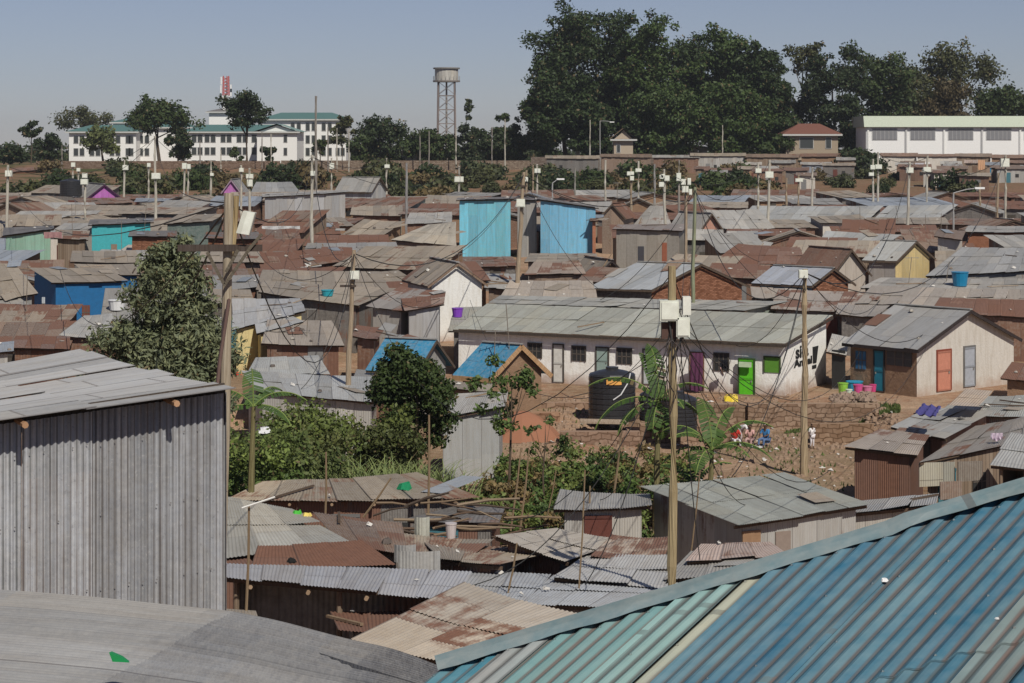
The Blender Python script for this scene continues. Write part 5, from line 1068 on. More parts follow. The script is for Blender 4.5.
for i in range(5):
    x0 = 872.5+i*38; w0, w1 = W(x0, 139.5, Yh), W(x0+24.5, 128.5, Yh); fm = MB(); fm.hexa([Vector((x, y_, z_)) for z_ in (w0.z-.1, w1.z+.1) for x, y_ in ((w0.x-.1, Yh-.1), (w1.x+.1, Yh-.1), (w1.x+.1, Yh+.1), (w0.x-.1, Yh+.1))]); f_ = fm.build('window', M['plain'], root, (.5,.5,.5))
    pm = MB()
    for k in range(6): x_a = lerp(w0.x, w1.x, k/6)+.05; x_b = lerp(w0.x, w1.x, (k+1)/6)-.05; pm.hexa([Vector((x, y_, z_)) for z_ in (w0.z, w1.z) for x, y_ in ((x_a, Yh-.16), (x_b, Yh-.16), (x_b, Yh-.1), (x_a, Yh-.1))])
    pm.build('pane', M['plastic'], f_, (.20,.20,.21))
    cm = MB(); c0_ = W(x0-4.5, 150, Yh); cm.box((c0_.x, Yh-.12, gz-1.5), (.35, .3, a.z-gz+1.45)); cm.build('pilaster', M['plain'], root, (.5,.5,.5) if i % 2 else (.72,.72,.7))
# brown-roofed house and small hut under the trees
Yb = 414
GABc = block('brown hip-roofed house with pale verandah posts and washing, beside the hall', 786, 838, 134, Yb, 8, [(800,813,138,148), (826,831,138,148)], 2.2, rc=(.17,.075,.055), name='house', group=None, wc=(.33,.27,.2), pb=153); GABc['category'] = 'house'
hb = block('little brown hut with half-hipped roof under the giant trees', 614, 633, 139, 412, 5, [(617,620,145,152)], 2.2, rc=(.24,.16,.10), name='hut', group=None, wc=(.42,.35,.27), pb=156, gable='front'); hb['category'] = 'hut'
for i, (x0, x1, y0, y1) in enumerate(((660,668,147,152), (672,678,148,152), (682,698,146,152), (700,707,148,152), (576,580,143,150), (401,418,149,158), (374,392,150,158))):
    rd = block(['small white box building deep under the giant trees','white cabin next to the small white box building','pale low building under the giant trees','white shed at the end of the pale low building','slim white hut left of the little brown hut','low pale-roofed building right of the wide dark tree','grey-roofed shelter behind the long pale brown wall'][i], x0, x1, y0, 424+i*1.5, 4, [], .4, rc=(.5,.5,.48), name='building', group=None, wc=(.6,.6,.58), pb=160); rd['category'] = 'building'
# shacks along the top of the slope, right
er = random.Random(31)
edge = [(545,600,158.5,'tan'),(600,652,157,'brown'),(652,700,158,'light'),(690,746,156,'tan'),(744,800,157,'brown'),(800,850,156.5,'rust'),(880,918,156,'rust'),(916,958,157,'rust'),(955,992,156.5,'brown'),(990,1035,157.5,'rust'),(770,796,163,'grey'),(800,832,165,'light'),(836,856,160,'grey'),(940,962,164,'light'),(964,985,163,'pink'),(985,1010,165,'slate'),(1005,1035,163,'rust'),(900,925,164,'brown'),(735,762,165,'cream')]
for _ in range(20):
    x_ = er.uniform(690, 1010); edge.append((x_, x_+er.uniform(14, 34), er.uniform(165, 176), er.choice(['tan','brown','light','rust','grey','rust'])))
for i, (x0, x1, pe, rc) in enumerate(edge):
    front = i >= 10; Y_ = Yof(pe, 2.5) if i >= 19 else 384+er.uniform(-2, 2) if front else 396+er.uniform(-1, 1); wc = er.choice(['mudc','brown','light','rust','board','dark','slate','cream'])
    H(ulabel({'tan':'tan','brown':'brown','light':'pale','rust':'rust-red','grey':'grey','pink':'pinkish','slate':'bluish','cream':'cream'}[rc]+' roofed hilltop shack', (x0+x1)/2, pe), (x0, pe+er.uniform(-.5,.5), x1, pe+er.uniform(-.5,.8), x1, pe-3, x0, pe-3), rc, .35, wc, .3, Y=Y_, D=4.5, h=2.6, group='shacks strung along the top of the far slope')
# ---------------------------------------------------------------- retaining wall, tanks, yard things
slab(748, 880, 404, 94.7, .5, CZ-13.8, 'rough stone retaining wall below the green door', 'wall', 'retaining_wall', (.36,.26,.19))
slab(612, 745, 404.5, 94.6, .5, CZ-13.6, 'rough stone retaining wall behind the banana plants', 'wall', 'retaining_wall', (.34,.25,.18))
slab(520, 611, 403, 94.8, .5, CZ-13.6, 'crumbling stone wall under the left doors of the row house', 'wall', 'retaining_wall', (.36,.25,.18))
slab(500, 560, 413, 92.5, .5, CZ-13.9, 'crumbling stone wall stub beside the red earth heap', 'wall', 'retaining_wall', (.38,.24,.16))
slab(560, 640, 432, 88.5, .5, CZ-14, 'low stone terrace wall under the stickered tank platform', 'wall', 'retaining_wall', (.34,.24,.18))
slab(640, 735, 424, 89.6, .5, CZ-14, 'low stone terrace wall behind the seated people', 'wall', 'retaining_wall', (.36,.25,.18))
slab(812, 874, 424, 89.5, .4, CZ-13.8, 'low stone wall on the lower path by the child in white', 'wall', 'retaining_wall', (.32,.22,.15))
def tank(label, px, pb, Y_, r, h, col_=(.025,.025,.028), deco=False):
    b_ = W(px, pb, Y_); root = thing('water_tank', b_, label, 'water tank', 'black plastic water tanks'); mb = MB(); n = 22; prof = [(r*.97, 0), (r, .06)]
    k = 8
    for i in range(k): z0 = .06+(h-.35)*i/k; z1 = .06+(h-.35)*(i+1)/k; prof += [(r, z0+.02), (r, z1-.05), (r*.975, z1-.03), (r*.975, z1-.0)]
    prof += [(r, h-.28), (r*.95, h-.2), (r*.6, h-.08), (r*.25, h)]
    rings = [[b_+Vector((q*math.cos(6.2832*j/n), q*math.sin(6.2832*j/n), z)) for j in range(n)] for q, z in prof]
    for i in range(len(rings)-1):
        for j in range(n): m = (j+1) % n; mb.poly([rings[i][j], rings[i][m], rings[i+1][m], rings[i+1][j]])
    mb.poly(rings[-1]); mb.build('body', M['plastic'], root, col_)
    mb = MB(); mb.cyl(b_+Vector((0,0,h-.04)), r*.27, .14, 14); mb.build('lid', M['plastic'], root, col_)
    if deco:
        mb = MB(); 
        for j in range(6):
            a0 = math.radians(-106+j*6); a1 = math.radians(-106+(j+1)*6); q = r*1.035
            mb.poly([b_+Vector((q*math.cos(a0), q*math.sin(a0), h*.74)), b_+Vector((q*math.cos(a1), q*math.sin(a1), h*.74)), b_+Vector((q*math.cos(a1), q*math.sin(a1), h*.84)), b_+Vector((q*math.cos(a0), q*math.sin(a0), h*.84))])
        mb.build('sticker', M['plastic'], root, (.75,.38,.10))
        mb = MB(); mb.tube([b_+Vector((.0,-r*1.03,h*.45)), b_+Vector((.35,-r*1.0,h*.55)), b_+Vector((.7,-r*.82,h*.78)), b_+Vector((.8,-r*.7,h*.95))], .03, 6); mb.build('pipe', M['plastic'], root, (.6,.6,.6))
    return root
tank('large black ribbed water tank with an orange sticker', 612, 420, 92, 1.08, 2.35, deco=True)
tank('black water tank lower on the slope, right of the stickered one', 679, 433, 88, .8, 1.75); tank('smaller dark tank squeezed beside the stickered black one', 651, 420, 92.5, .55, 1.4)
tank('dark round tank on a far roof beside the purple gable', 71, 196, 236, 1.3, 2.0)
mb = MB(); p = W(580, 421, 90.5); mb.beam(p, W(628, 422, 90.5), .9, .1); tag(mb.build('tank_platform', M['wood'], None, (.45,.36,.28), at=p), 'pale plank platform under the stickered black tank', 'platform')
HAZE.hide_viewport = True; bpy.context.view_layer.update(); _dg = bpy.context.evaluated_depsgraph_get()
def onto(px, py):
    '''the real surface met at this pixel that is level enough to carry something'''
    for k in range(40):
        d = Vector(((px-512)/F, 1, -(py+k-HY)/F)).normalized(); ok, loc, nr, i_, ob, m_ = sc.ray_cast(_dg, Vector((0,0,CZ))+d*.2, d)
        if ok and abs(nr.z) > .75 and not ob.name.startswith(('cable', 'hanging')): return loc
    return None
def crate(label, px, py, Y_, sz, cc, cat, name):
    p = W(px, py, Y_); mb = MB(); x, y_, z = sz
    mb.hexa([p+Vector(v) for v in ((-x/2,-y_/2,0),(x/2,-y_/2,0),(x/2,y_/2,0),(-x/2,y_/2,0),(-x/2*.92,-y_/2*.9,z*.85),(x/2*.92,-y_/2*.9,z*.85),(x/2*.92,y_/2*.9,z*.85),(-x/2*.92,y_/2*.9,z*.85))])
    root = thing(name, p, label, cat); mb.build('body', M['plastic'], root, cc); m2 = MB(); m2.tube([p+Vector((-x*.3,0,z*.8)), p+Vector((-x*.22,0,z*1.05)), p+Vector((x*.1,0,z*1.05)), p+Vector((x*.16,0,z*.8))], .025, 5); m2.build('handle', M['plastic'], root, cc)
    m3 = MB(); m3.cyl(p+Vector((x*.33,0,z*.82)), .04, .1, 8); m3.build('cap', M['plastic'], root, (.5,.4,.05))
crate('yellow jerrycan left of the bright green door', 728, 402, 96.9, (.38,.25,.33), (.80,.62,.05), 'jerrycan', 'jerrycan'); crate('second yellow jerrycan, touching the bright green door step', 734.5, 402, 97.0, (.32,.25,.33), (.82,.66,.10), 'jerrycan', 'jerrycan')
def bucket(label, px, py, Y_, r, h, cc, name='bucket', lid=None, z=None):
    p = W(px, py, Y_)
    if 840 < px < 880 and Y_ < 100: p = W(px, py, Y_+4.8); p.z = g(p.x, p.y)+.02+(.12 if py > 390 else 0)
    elif Y_ > 99 or 40 < Y_ < 60: p = onto(px, py) or p
    root = thing(name, p, label, name.replace('_', ' ')); mb = MB(); mb.cyl(p, r*.78, h, 14, r, top=False); mb.build('body', M['plastic'], root, cc)
    m2 = MB(); m2.cyl(p+Vector((0,0,h-.02)), r*1.06, .035, 14); m2.build('lid' if lid else 'rim', M['plastic'], root, lid or cc)
for a_ in [('lime green bucket on the heap of stones', 843, 397, 94, .26, .5, (.25,.50,.06)), ('white-lidded bucket beside the lime green one', 849, 399, 93.5, .17, .25, (.65,.75,.6)), ('hot pink bucket at the stone heap', 858, 396, 94, .24, .42, (.62,.08,.27)), ('pink basin right of the hot pink bucket', 867, 396, 94.3, .26, .3, (.6,.2,.34)), ('deep pink bucket nearest the mud wall', 873, 394, 94.6, .17, .35, (.55,.06,.2)), ('small white tub between the pink buckets', 869, 389, 94.8, .16, .22, (.75,.75,.75))]: bucket(*a_)
bucket('bright blue drum standing by the mud wall', 854.5, 389, 96.0, .42, .45, (.02,.30,.50), 'drum'); bucket('blue square-shouldered tank on the wide right-edge roof', 960, 286, 134, .55, .9, (.01,.19,.36), 'water_drum', (.02,.22,.4)); bucket('purple basin on the corner of the grey-green roof', 457.5, 317, 108, .32, .5, (.20,.05,.45), 'basin')
bucket('round turquoise tub on the long sagging tan roof', 327.5, 296, 116, .38, .35, (.02,.32,.40), 'tub'); bucket('bright white drum on a roof left of the feathery tree', 117, 310, 108, .5, .55, (.72,.72,.72), 'drum')
# stones heaped in front of the mud-walled side
rs = random.Random(3); hm = MB()
def lump(mb, p, r, rs):
    n = 6; top = []; 
    ring = [p+Vector((math.cos(6.283*k/n)*r*rs.uniform(.8,1.2), math.sin(6.283*k/n)*r*rs.uniform(.8,1.2), rs.uniform(-.1,.15)*r)) for k in range(n)]; rt_ = [q*1+Vector(((p.x-q.x)*.35, (p.y-q.y)*.35, r*rs.uniform(.5,.85))) for q in ring]
    for k in range(n): m = (k+1) % n; mb.poly([ring[k], ring[m], rt_[m], rt_[k]])
    mb.poly(rt_)
for _ in range(170):
    px = rs.uniform(832, 874); Y_ = rs.uniform(95.6, 98.0); x = (px-512)/F*Y_; lump(hm, Vector((x, Y_, g(x, Y_)+rs.uniform(0,.28))), rs.uniform(.08,.2), rs)
tag(hm.build('rubble', M['rock'], None, (.30,.22,.17)), 'heap of brown rubble under the pink and green buckets', 'rubble', kind='stuff')
hm = MB()
for _ in range(2600):
    px = rs.uniform(480, 900); Y_ = rs.uniform(78, 99) if rs.random() < .5 else rs.uniform(88, 94.6); x = (px-512)/F*Y_; lump(hm, Vector((x, Y_, g(x, Y_)-.03)), rs.uniform(.04,.17), rs)
tag(hm.build('loose_stones', M['rock'], None, (.30,.21,.15)), 'loose stones scattered over the slope below the row house', 'stones', kind='stuff')
# purple curtain, blue tarp, washing
def cloth(label, px0, px1, py0, py1, Y_, cc, name='cloth', cat='cloth', wave=.05, seed=1, flat=False, grp=None):
    mb = MB(); rs_ = random.Random(seed); N = 14; a, b = W(px0, py0, Y_), W(px1, py0, Y_); a2, b2 = W(px0, py1, Y_), W(px1, py1, Y_)
    th = .012; pts = []
    for i in range(N+1):
        s = i/N; col_ = []
        for j in range(7):
            t = j/6; p = a.lerp(b, s).lerp(a2.lerp(b2, s), t); p += Vector((0, wave*math.sin(s*19+t*2+seed)*(.4+t), 0)) + Vector((.03*math.sin(t*5+seed)*t, 0, .04*math.sin(s*7+seed)*t)); col_.append(p)
        pts.append(col_)
    for i in range(N):
        for j in range(6): mb.poly([pts[i][j], pts[i+1][j], pts[i+1][j+1], pts[i][j+1]])
    return tag(mb.build(name, M['cloth'], None, cc, smooth=True, at=a), label, cat, grp)
cloth('purple lace curtain hanging in the row house doorway', 690.5, 703, 353, 391, 99.75, (.11,.04,.085), 'curtain', 'curtain')
cloth('black garment hung beside the bright green door', 720.5, 728, 360, 369, 99.1, (.015,.015,.02), 'garment', 'garment', seed=3)
m = MB(); q = [W(913,418,74), W(935,421,73.5), W(941,411,77), W(922,408,77.5)]; ns = 8
for i in range(ns):
    for j in range(ns):
        f4 = [bil(*q, (i+a_)/ns, (j+b_)/ns)+Vector((0,0,.12+.05*math.sin((i+a_)*1.9)+.05*math.cos((j+b_)*2.3))) for a_, b_ in ((0,0),(1,0),(1,1),(0,1))]; m.quad_up(f4)
tag(m.build('tarpaulin', M['cloth'], None, (.075,.07,.22), smooth=True, at=q[0]), 'crumpled indigo tarpaulin spread on the grey patched roof', 'tarpaulin')
m = MB(); q = [W(948,408,80), W(978,410,79.5), W(993,394,84), W(966,392,84.5)]; roof_panel(m, *[p+Vector((0,0,.1)) for p in q], rr=random.Random(3)); tag(m.build('loose_sheet', M['sheet'], None, (.50,.40,.31,.1), at=q[0]), 'pale tan loose iron sheet lying by the salmon door', 'iron sheet')
for i, (x0, x1, y0, y1, Y_, cc, lb) in enumerate(((915,924,163,170,382,(.5,.5,.55),'white washing on the hilltop behind the box pole'), (925,930,162,171,382,(.7,.7,.7),'hung white sheet on the hilltop, next to the washing'), (990,999,167,175,378,(.03,.2,.35),'blue sheet hung by the hilltop shacks'), (978,985,160,170,380,(.55,.33,.2),'orange-tan cloth hung by the hilltop shacks'), (991,1003,433,440,69,(.6,.5,.6),'pink and white washing above the right bottom roofs'), (262,300,226,229,150,(.5,.5,.5),'row of pale washing behind the transformer box'), (44,62,232,238,149,(.35,.2,.2),'dull red washing by the mint green shack'))):
    cloth(lb, x0, x1, y0, y1, Y_, cc, 'washing', 'washing', .05, i+4)
# ---------------------------------------------------------------- poles
def pole(label, px, pt, pb, r=None, boxes=(), Y_=None, cc=(.42,.37,.29), lamp=None, cross=(), lean=0, group='poles standing among the shacks', name='utility_pole', zbot=None, lab='utility pole'):
    Y_ = Y_ or Yof(pb, 2.4)+.8; bx = (px-512)/F*Y_; gz = g(bx, Y_) if zbot is None else zbot; top = W(px+lean, pt, Y_); root = thing(name, (bx, Y_, gz), label, lab, group)
    r = r or .09; mb = MB(); rw = random.Random(int(px*7)); b0 = Vector((bx, Y_, gz-.3)); mb.tube([b0]+[b0.lerp(top, k/6)+Vector((rw.gauss(0, r*.16), rw.gauss(0, r*.15), 0)) for k in range(1, 6)]+[top], [r*(1.2-.35*k/6)*rw.uniform(.94, 1.07) for k in range(7)], 9); mb.build('pole', M['wood'], root, cc)
    for (x0, x1, y0, y1) in boxes:
        a, b = W(x0, y1, Y_-r-.16), W(x1, y0, Y_-r-.16); m2 = MB(); wd = b.x-a.x; m2.hexa([Vector(v) for v in ((a.x,a.y,a.z),(b.x,a.y,a.z),(b.x,a.y+wd*.5+.06,a.z),(a.x,a.y+wd*.5+.06,a.z),(a.x,a.y,b.z),(b.x,a.y,b.z),(b.x,a.y+wd*.5+.06,b.z),(a.x,a.y+wd*.5+.06,b.z))])
        o = m2.build('meter_box', M['plain'], root, (.66,.68,.60)); m3 = MB(); m3.box(((a.x+b.x)/2, a.y-.012, a.z+(b.z-a.z)*.08), (wd*.84, .02, (b.z-a.z)*.84)); m3.build('box_door', M['plain'], o, (.72,.74,.66))
        m4 = MB(); m4.tube([((a.x+b.x)/2, a.y+.1, a.z), (top.x, Y_-r, a.z-.5)], .025, 5); m4.build('conduit', M['plain'], root, (.05,.05,.05))
    for (y_, x0, x1) in cross:
        a, b = W(x0, y_, Y_-r-.03), W(x1, y_, Y_-r-.03); m2 = MB(); m2.beam(a, b, .08, .1); m2.build('crossarm', M['wood'], root, (.10,.08,.07))
    if lamp:
        dx, dy = lamp; p = W(px+dx, pt+dy, Y_); m2 = MB(); m2.tube([top, top.lerp(p, .5)+Vector((0,0,.1)), p], .05, 6); m2.build('lamp_arm', M['plain'], root, (.4,.4,.4)); m3 = MB(); m3.box(p-Vector((0,0,.1)), (.9,.35,.18)); m3.build('lamp_head', M['plain'], root, (.8,.8,.8))
    return root, top
WHT, TANP, GRN = (.56,.54,.48), (.42,.34,.25), (.30,.33,.22)
tops = {}
def P(key, label, *a_, **k): r_, t = pole(label, *a_, **k); tops[key] = t; return r_
P('big', 'thick yellowish wooden electricity pole beside the big grey shed', 215, 193, 420, r=.085, Y_=30, cc=(.45,.39,.30), cross=((248,178,262),), group=None, lean=14)
rbig = [o for o in bpy.data.objects if o.name == 'utility_pole'][-1]
mb = MB(); a_ = W(238, 181, 30.3); mb.tube([W(236, 196, 30.4), W(234, 230, 30.4), W(230, 262, 30.3)], .055, 7)
mb.build('stay_post', M['wood'], rbig, (.46,.36,.20))
mb = MB(); q0, q1, q2, q3 = W(236,233,29.7), W(249,235,29.7), W(255,213,29.7), W(243,211,29.7); dv = Vector((0,.2,0)); mb.hexa([q0,q1,q1+dv,q0+dv,q3,q2,q2+dv,q3+dv]); tb_ = mb.build('transformer_box', M['plain'], rbig, (.62,.63,.56))
mb = MB(); e1 = Vector((0,-.012,0)); mb.hexa([lerp(q0,q1,.38)+e1, lerp(q0,q1,.95)+e1, lerp(q0,q1,.95), lerp(q0,q1,.38), lerp(q3,q2,.38)+e1, lerp(q3,q2,.95)+e1, lerp(q3,q2,.95), lerp(q3,q2,.38)]); mb.build('box_door', M['plain'], tb_, (.74,.76,.68))
for a_, b_ in (((207,252),(224,284)), ((262,234),(250,248)), ((238,250),(226,272)), ((250,248),(224,286))):
    mb = MB(); mb.beam(W(*a_, 29.82), W(*b_, 29.82), .035, .045); mb.build('brace', M['wood'], rbig, (.16,.14,.11))
mb = MB(); mb.tube([W(229,300,29.8), W(220,360,28.6), W(214,420,27.6)], .03, 5); mb.build('stay_cable', M['plain'], rbig, (.1,.06,.05))
P('m', 'slim pole with a cluster of pale meter boxes in front of the row house', 672, 266, 592, r=.10, Y_=42.5, cc=(.40,.33,.20), boxes=((660,679,301,321), (676.5,690,318,337)), group=None)
rm_ = [o for o in bpy.data.objects if o.name.startswith('utility_pole') and 'cluster of pale meter' in o.get('label', '')][0]
mb = MB(); a, b = W(683,315,42.6), W(691,297,42.6); mb.hexa([Vector(v) for v in ((a.x,a.y,a.z),(b.x,a.y,a.z),(b.x,a.y+.3,a.z),(a.x,a.y+.3,a.z),(a.x,a.y,b.z),(b.x,a.y,b.z),(b.x,a.y+.3,b.z),(a.x,a.y+.3,b.z))]); mb.build('meter_box', M['plain'], rm_, (.7,.7,.64))
a, b = W(661,338,42.6), W(677,322,42.6); mb = MB(); mb.box(((a.x+b.x)/2, 42.5, a.z), (b.x-a.x, .2, b.z-a.z)); mb.build('open_fuse_case', M['plain'], rm_, (.09,.05,.04))
mb = MB(); mb.box((W(683,0,42.3).x, 42.27, W(0,331,42.3).z), (.09,.02,.16)); mb.build('warning_mark', M['plain'], rm_, (.30,.06,.09))
mb = MB()
for k in range(7): x_ = 656+k*5.2; mb.tube([W(672+R.uniform(-3,3), 338, 42.4), W(x_, 362+R.uniform(-8,8), 42.2), W(672+R.uniform(-5,5), 400+R.uniform(-10,20), 42.3)], .012, 4)
mb.build('hanging_wires', M['plain'], rm_, (.05,.04,.04))
for key, lb, px, pt, pb, kw in [
 ('lean', 'leaning tan pole with a pale box between the rust-striped roofs', 346, 345, 378, None)]: pass
P('lean', 'leaning tan pole with a pale meter box near its top', 345, 250, 378, r=.11, Y_=88, cc=TANP, boxes=((350,359,271,279.5),), lean=9, group=None, cross=((286,340,356),))
P('r805', 'tall tan pole with one pale box rising before the lettered end wall', 804, 269, 478, r=.13, Y_=80, cc=(.45,.36,.24), boxes=((799,808,270,278.5),), lean=1, group=None)
P('p516', 'grey-tan pole in front of the left cyan block', 515, 172, 296, r=.13, Y_=128, cc=TANP, boxes=((516.5,525,199,207),), lean=9, cross=((186,519,527),))
P('p684', 'brown twin slim pole with four pale boxes', 686, 177, 262, r=.11, Y_=140, cc=TANP, boxes=((681,686,179,185),(687.5,691,178,185),(682,688.5,186,192.5),(689,692,189,195)))
P('p693', 'green-tinted twin slim pole right of the four-box one', 692, 187, 300, r=.11, Y_=118, cc=GRN, lean=3)
ps = [('p8','leftmost white pole with one box',6,165,233,[(5,11.5,170.5,176.5)],WHT,2),('p84','white pole with box before the purple gable',85,176,222,[(80.5,87.5,179,184.5),(82,87,173,178)],WHT,0),('p73','short white pole with box above the dark round tank',73,166,192,[(71,75,162.5,167)],WHT,0),('p78','short white pole just right of the dark tank pole',78.5,168,190,[(76.5,80,168,171.5)],WHT,0),
('p124','white pole with stacked boxes right of the purple gable',123.5,160,197,[(122.5,128,165,170)],WHT,1),('p148','slim white pole between purple gable and tall stepped one',148.5,164,196,[(147,150.5,163,167)],WHT,0),('p155','tall white stepped pole with a wide box',156,136,223,[(151.5,160,173,179)],WHT,-1),('p183','left one of a close pair of white poles',183,165,196,[(182,186.5,163,169)],WHT,2),('p188','right one of a close pair of white poles',188,165,196,[(187,190.5,164,169)],WHT,0),('p211','thin white pole with small box left of the big electricity pole',211,160,198,[(210,213.5,173,176)],WHT,0),
('p241','slim white pole with box right of the big electricity pole',241,165,212,[(239,243.5,168,172)],WHT,0),('p249','pole with two stacked boxes near the big electricity pole',249.5,168,215,[(246,253,174,178.5),(247,252.5,179.5,186.5)],WHT,0),('p312','tall white pole rising left of the pale gabled shed',311.5,155,249,[(310.5,315,171,176)],WHT,.5),('p331','white pole with box behind the light grey wall',331.5,158,193,[(329.5,334,163,169)],WHT,0),('p386','white pole with a box by the pale gabled shed',386.5,158,193,[(384.5,389.5,164.5,168)],WHT,0),('p406','thin plain grey pole right of the pale gabled shed',406.5,163,226,[],(.33,.33,.34),0),
('p458','white pole with wide flat box left of the cyan blocks',459,166,190,[(454.5,463.5,176.5,182)],WHT,0),('p531','short thick pole behind the right cyan block',526,170,198,[(523,528,177,181.5)],TANP,.5),('p537','white pole with box behind the right cyan block',537,164,198,[(534.5,540.5,168.5,173)],WHT,0),('p567','tan pole before the long slope bushes',533,165,196,[],TANP,0),('p606','tall thin bare white pole on the bush slope',605.5,160,205,[],WHT,0),
('p631','tan pole with three boxes above the rust-red hipped roof',631,168,215,[(627,630.5,171.5,175.5),(630.5,634,171.5,175),(630,634,176,180.5)],TANP,0),('p639','white pole with a round-topped box',638.5,161,212,[(635.5,641.5,168.5,172)],WHT,0),('p655','thin grey lamp post on the bush slope',654.5,164,210,[],(.35,.35,.35),0),('p664','white pole with four boxes in a cross',666,169,232,[(659.5,663.5,175,179),(664.5,669.5,175.5,181),(659,664,182,187),(661,665,174,178)],WHT,-2),('p680','grey pole behind the twin slim poles',679,160,215,[(676.5,681,173,181)],(.36,.34,.31),0),
('p758','white pole carrying a round shield above the fan roofs',759,163,222,[(755.5,761.5,168.5,173)],WHT,-1),('p768','white pole with box in front of the very long roof, left end',767.5,160,222,[(765.5,773.5,171.5,178)],WHT,2),('p798','short pole with flat box at the left of the very long roof',798.5,175,206,[(795.5,803,178.5,182)],TANP,0),('p812','plain white pole by the long grey roof',811.5,167,207,[],WHT,1),('p873','left one of the twin tall white box poles',873,159,206,[(870.5,875,165,169.5),(869,874,172.5,176)],WHT,0),('p878','right one of the twin tall white box poles',878,152,206,[(875.5,882,164.5,169)],WHT,0),
('p908','tall white pole in front of the long grey strip roof',906.5,162,226,[(906.5,913.5,167.5,173)],WHT,3),('p927','white pole with box by the hilltop washing',926.5,156,206,[(923.5,931,167,172)],WHT,1),('p980','short brown pole beside the hooked street lamp',980,183,212,[],TANP,0),('p1006','tall white pole with a large box near the right edge',1005.5,155,227,[(1001,1009.5,158.5,167)],WHT,0),('p997','slim leaning tan pole left of the large-box pole',996.5,173,215,[],TANP,2),
('p787','slim tan post below the hilltop shacks',786.5,178,206,[],TANP,0),('p567b','grey pole low on the slope near the cyan roof corner',575,168,196,[],(.3,.3,.28),0)]
for k_, lb, px, pt, pb, bx_, cc, ln in ps: P(k_, lb, px, pt, pb, boxes=bx_, cc=cc, lean=ln, r=.13)
def lamp_post(label, px, pt, pb, arm, Y_=None): return P('l%d' % px, label, px, pt, pb, r=.09, cc=(.42,.43,.44), lamp=arm, name='street_lamp', lab='street lamp', group='street lamps', Y_=Y_)
lamp_post('hooked grey street lamp by the long strip roof end', 953.5, 193, 226, (26,-5)); lamp_post('street lamp curving over the bush slope beside the cyan block', 552.5, 183, 200, (8,-4)); lamp_post('tall street lamp in front of the giant trees', 600, 121, 158, (12,1), 404); 
for i, (px, pt, pb) in enumerate([(590,120,158),(316,96,175),(722.5,125,152),(420,131,162),(456,128,166),(492,127,160),(505,119,150),(429,131,165),(349,129,160),(328,127,160),(337,128,160),(262,132,162),(271,134,162),(200,140,163),(221,150,166),(62,145,163)]):
    pole(ulabel('thin ridge pole', px, pt), px, pt, pb, r=.13 if i != 1 else .2, Y_=402 if i != 1 else 300, cc=(.30,.28,.26) if i % 2 else WHT, group='thin poles along the ridge')
# sticks and TV aerials
for i, (px0, py0, px1, py1, Y_, r, lb) in enumerate([(249,506,246,612,39,.028,'thin stick pole beside the big grey shed corner'),(326,452,325,524,54,.03,'thin pole rising through the long tan roof edge'),(429,415,428,522,56,.035,'brown pole in front of the tall silvery hut'),(391,478,367,512,53.5,.03,'slanting stick against the long tan roof'),(585,470,578,600,43,.02,'thin dark stick rising from the blue-grey roof'),(517,543,508,592,42,.022,'short stick left of the dark one on the blue-grey roof'),(529,450,521,522,58,.03,'left bamboo stake of the pair on the red slope'),(521,448,512,520,58.5,.03,'right bamboo stake of the pair on the red slope'),(622,427,611,515,62,.035,'slanted bamboo pole below the black tank'),(556,470,548,512,60,.02,'thin stake by the patched stalls'),(700,470,690,560,50,.02,'thin stake left of the pale green-grey roof'),(789,478,783,500,62,.03,'short post behind the pale green-grey roof'),(590,486,588,522,58,.03,'upright post against the patched stalls')]):
    a, b = W(px0, py0, Y_), W(px1, py1, Y_+.0); mb = MB(); mb.tube([a, a.lerp(b, .5)+Vector((.02,0,0)), b+(b-a)*.15], [r*.8, r, r*1.1], 6); tag(mb.build('stick', M['wood'], None, (.30,.22,.14), at=b), lb, 'pole', 'sticks and stakes')
mb = MB(); mb.tube([W(242,508,38.9), W(275,497,38.9)], .02, 6); tag(mb.build('tube_light', M['plain'], None, (.75,.75,.72), at=W(258,503,38.9)), 'white fluorescent tube tied to the stick by the big grey shed', 'tube light')
# a stack of branches and scrap in the yard
rs = random.Random(12)
for i in range(26):
    px = rs.uniform(372, 505); py = rs.uniform(502, 540); Y_ = 53+rs.uniform(-2, 1.5); a = W(px, py, Y_); L = rs.uniform(.8, 1.9); an = rs.gauss(0, .35); d = Vector((math.cos(an)*L, rs.uniform(-.3,.3), math.sin(an)*L*.5)); mb = MB(); r = rs.uniform(.025, .05)
    mb.tube([a, a+d*.5+Vector((0,0,rs.uniform(-.06,.06))), a+d], [r, r*.9, r*.6], 6); tag(mb.build('branch', M['wood'], None, rs.choice([(.16,.11,.08),(.26,.19,.13),(.10,.075,.06),(.32,.25,.18)]), at=a), ulabel('dry branch in the yard stack', px, py), 'branch', 'branches stacked in the yard')
for lb, px, py, Y_, w_, h_, cc in (('upright silvery iron offcut curled into a low box', 419,571,44.8,.95,.45,(.42,.42,.42,.05)), ('pale iron offcut leaning at the branch stack', 422,541,50,.38,.6,(.45,.46,.4,.1)), ('grey iron offcut next to the curled box', 405,562,46,.5,.4,(.36,.36,.36,.1))):
    a = W(px, py, Y_); mb = MB(); n = 40; pv = None
    for q in range(n+1):
        t = q/n; p = a+Vector(((t-.5)*w_, -.12*math.sin(t*math.pi)+.006*math.sin(t*w_/.076*6.28), 0)); cur = (p, p+Vector((0,.03,h_)), t*w_)
        if pv: mb.poly([pv[0], cur[0], cur[1], pv[1]], ((pv[2],0),(cur[2],0),(cur[2],h_),(pv[2],h_)))
        pv = cur
    tag(mb.build('iron_offcut', M['sheet_real'], None, cc, at=a), lb, 'iron sheet')
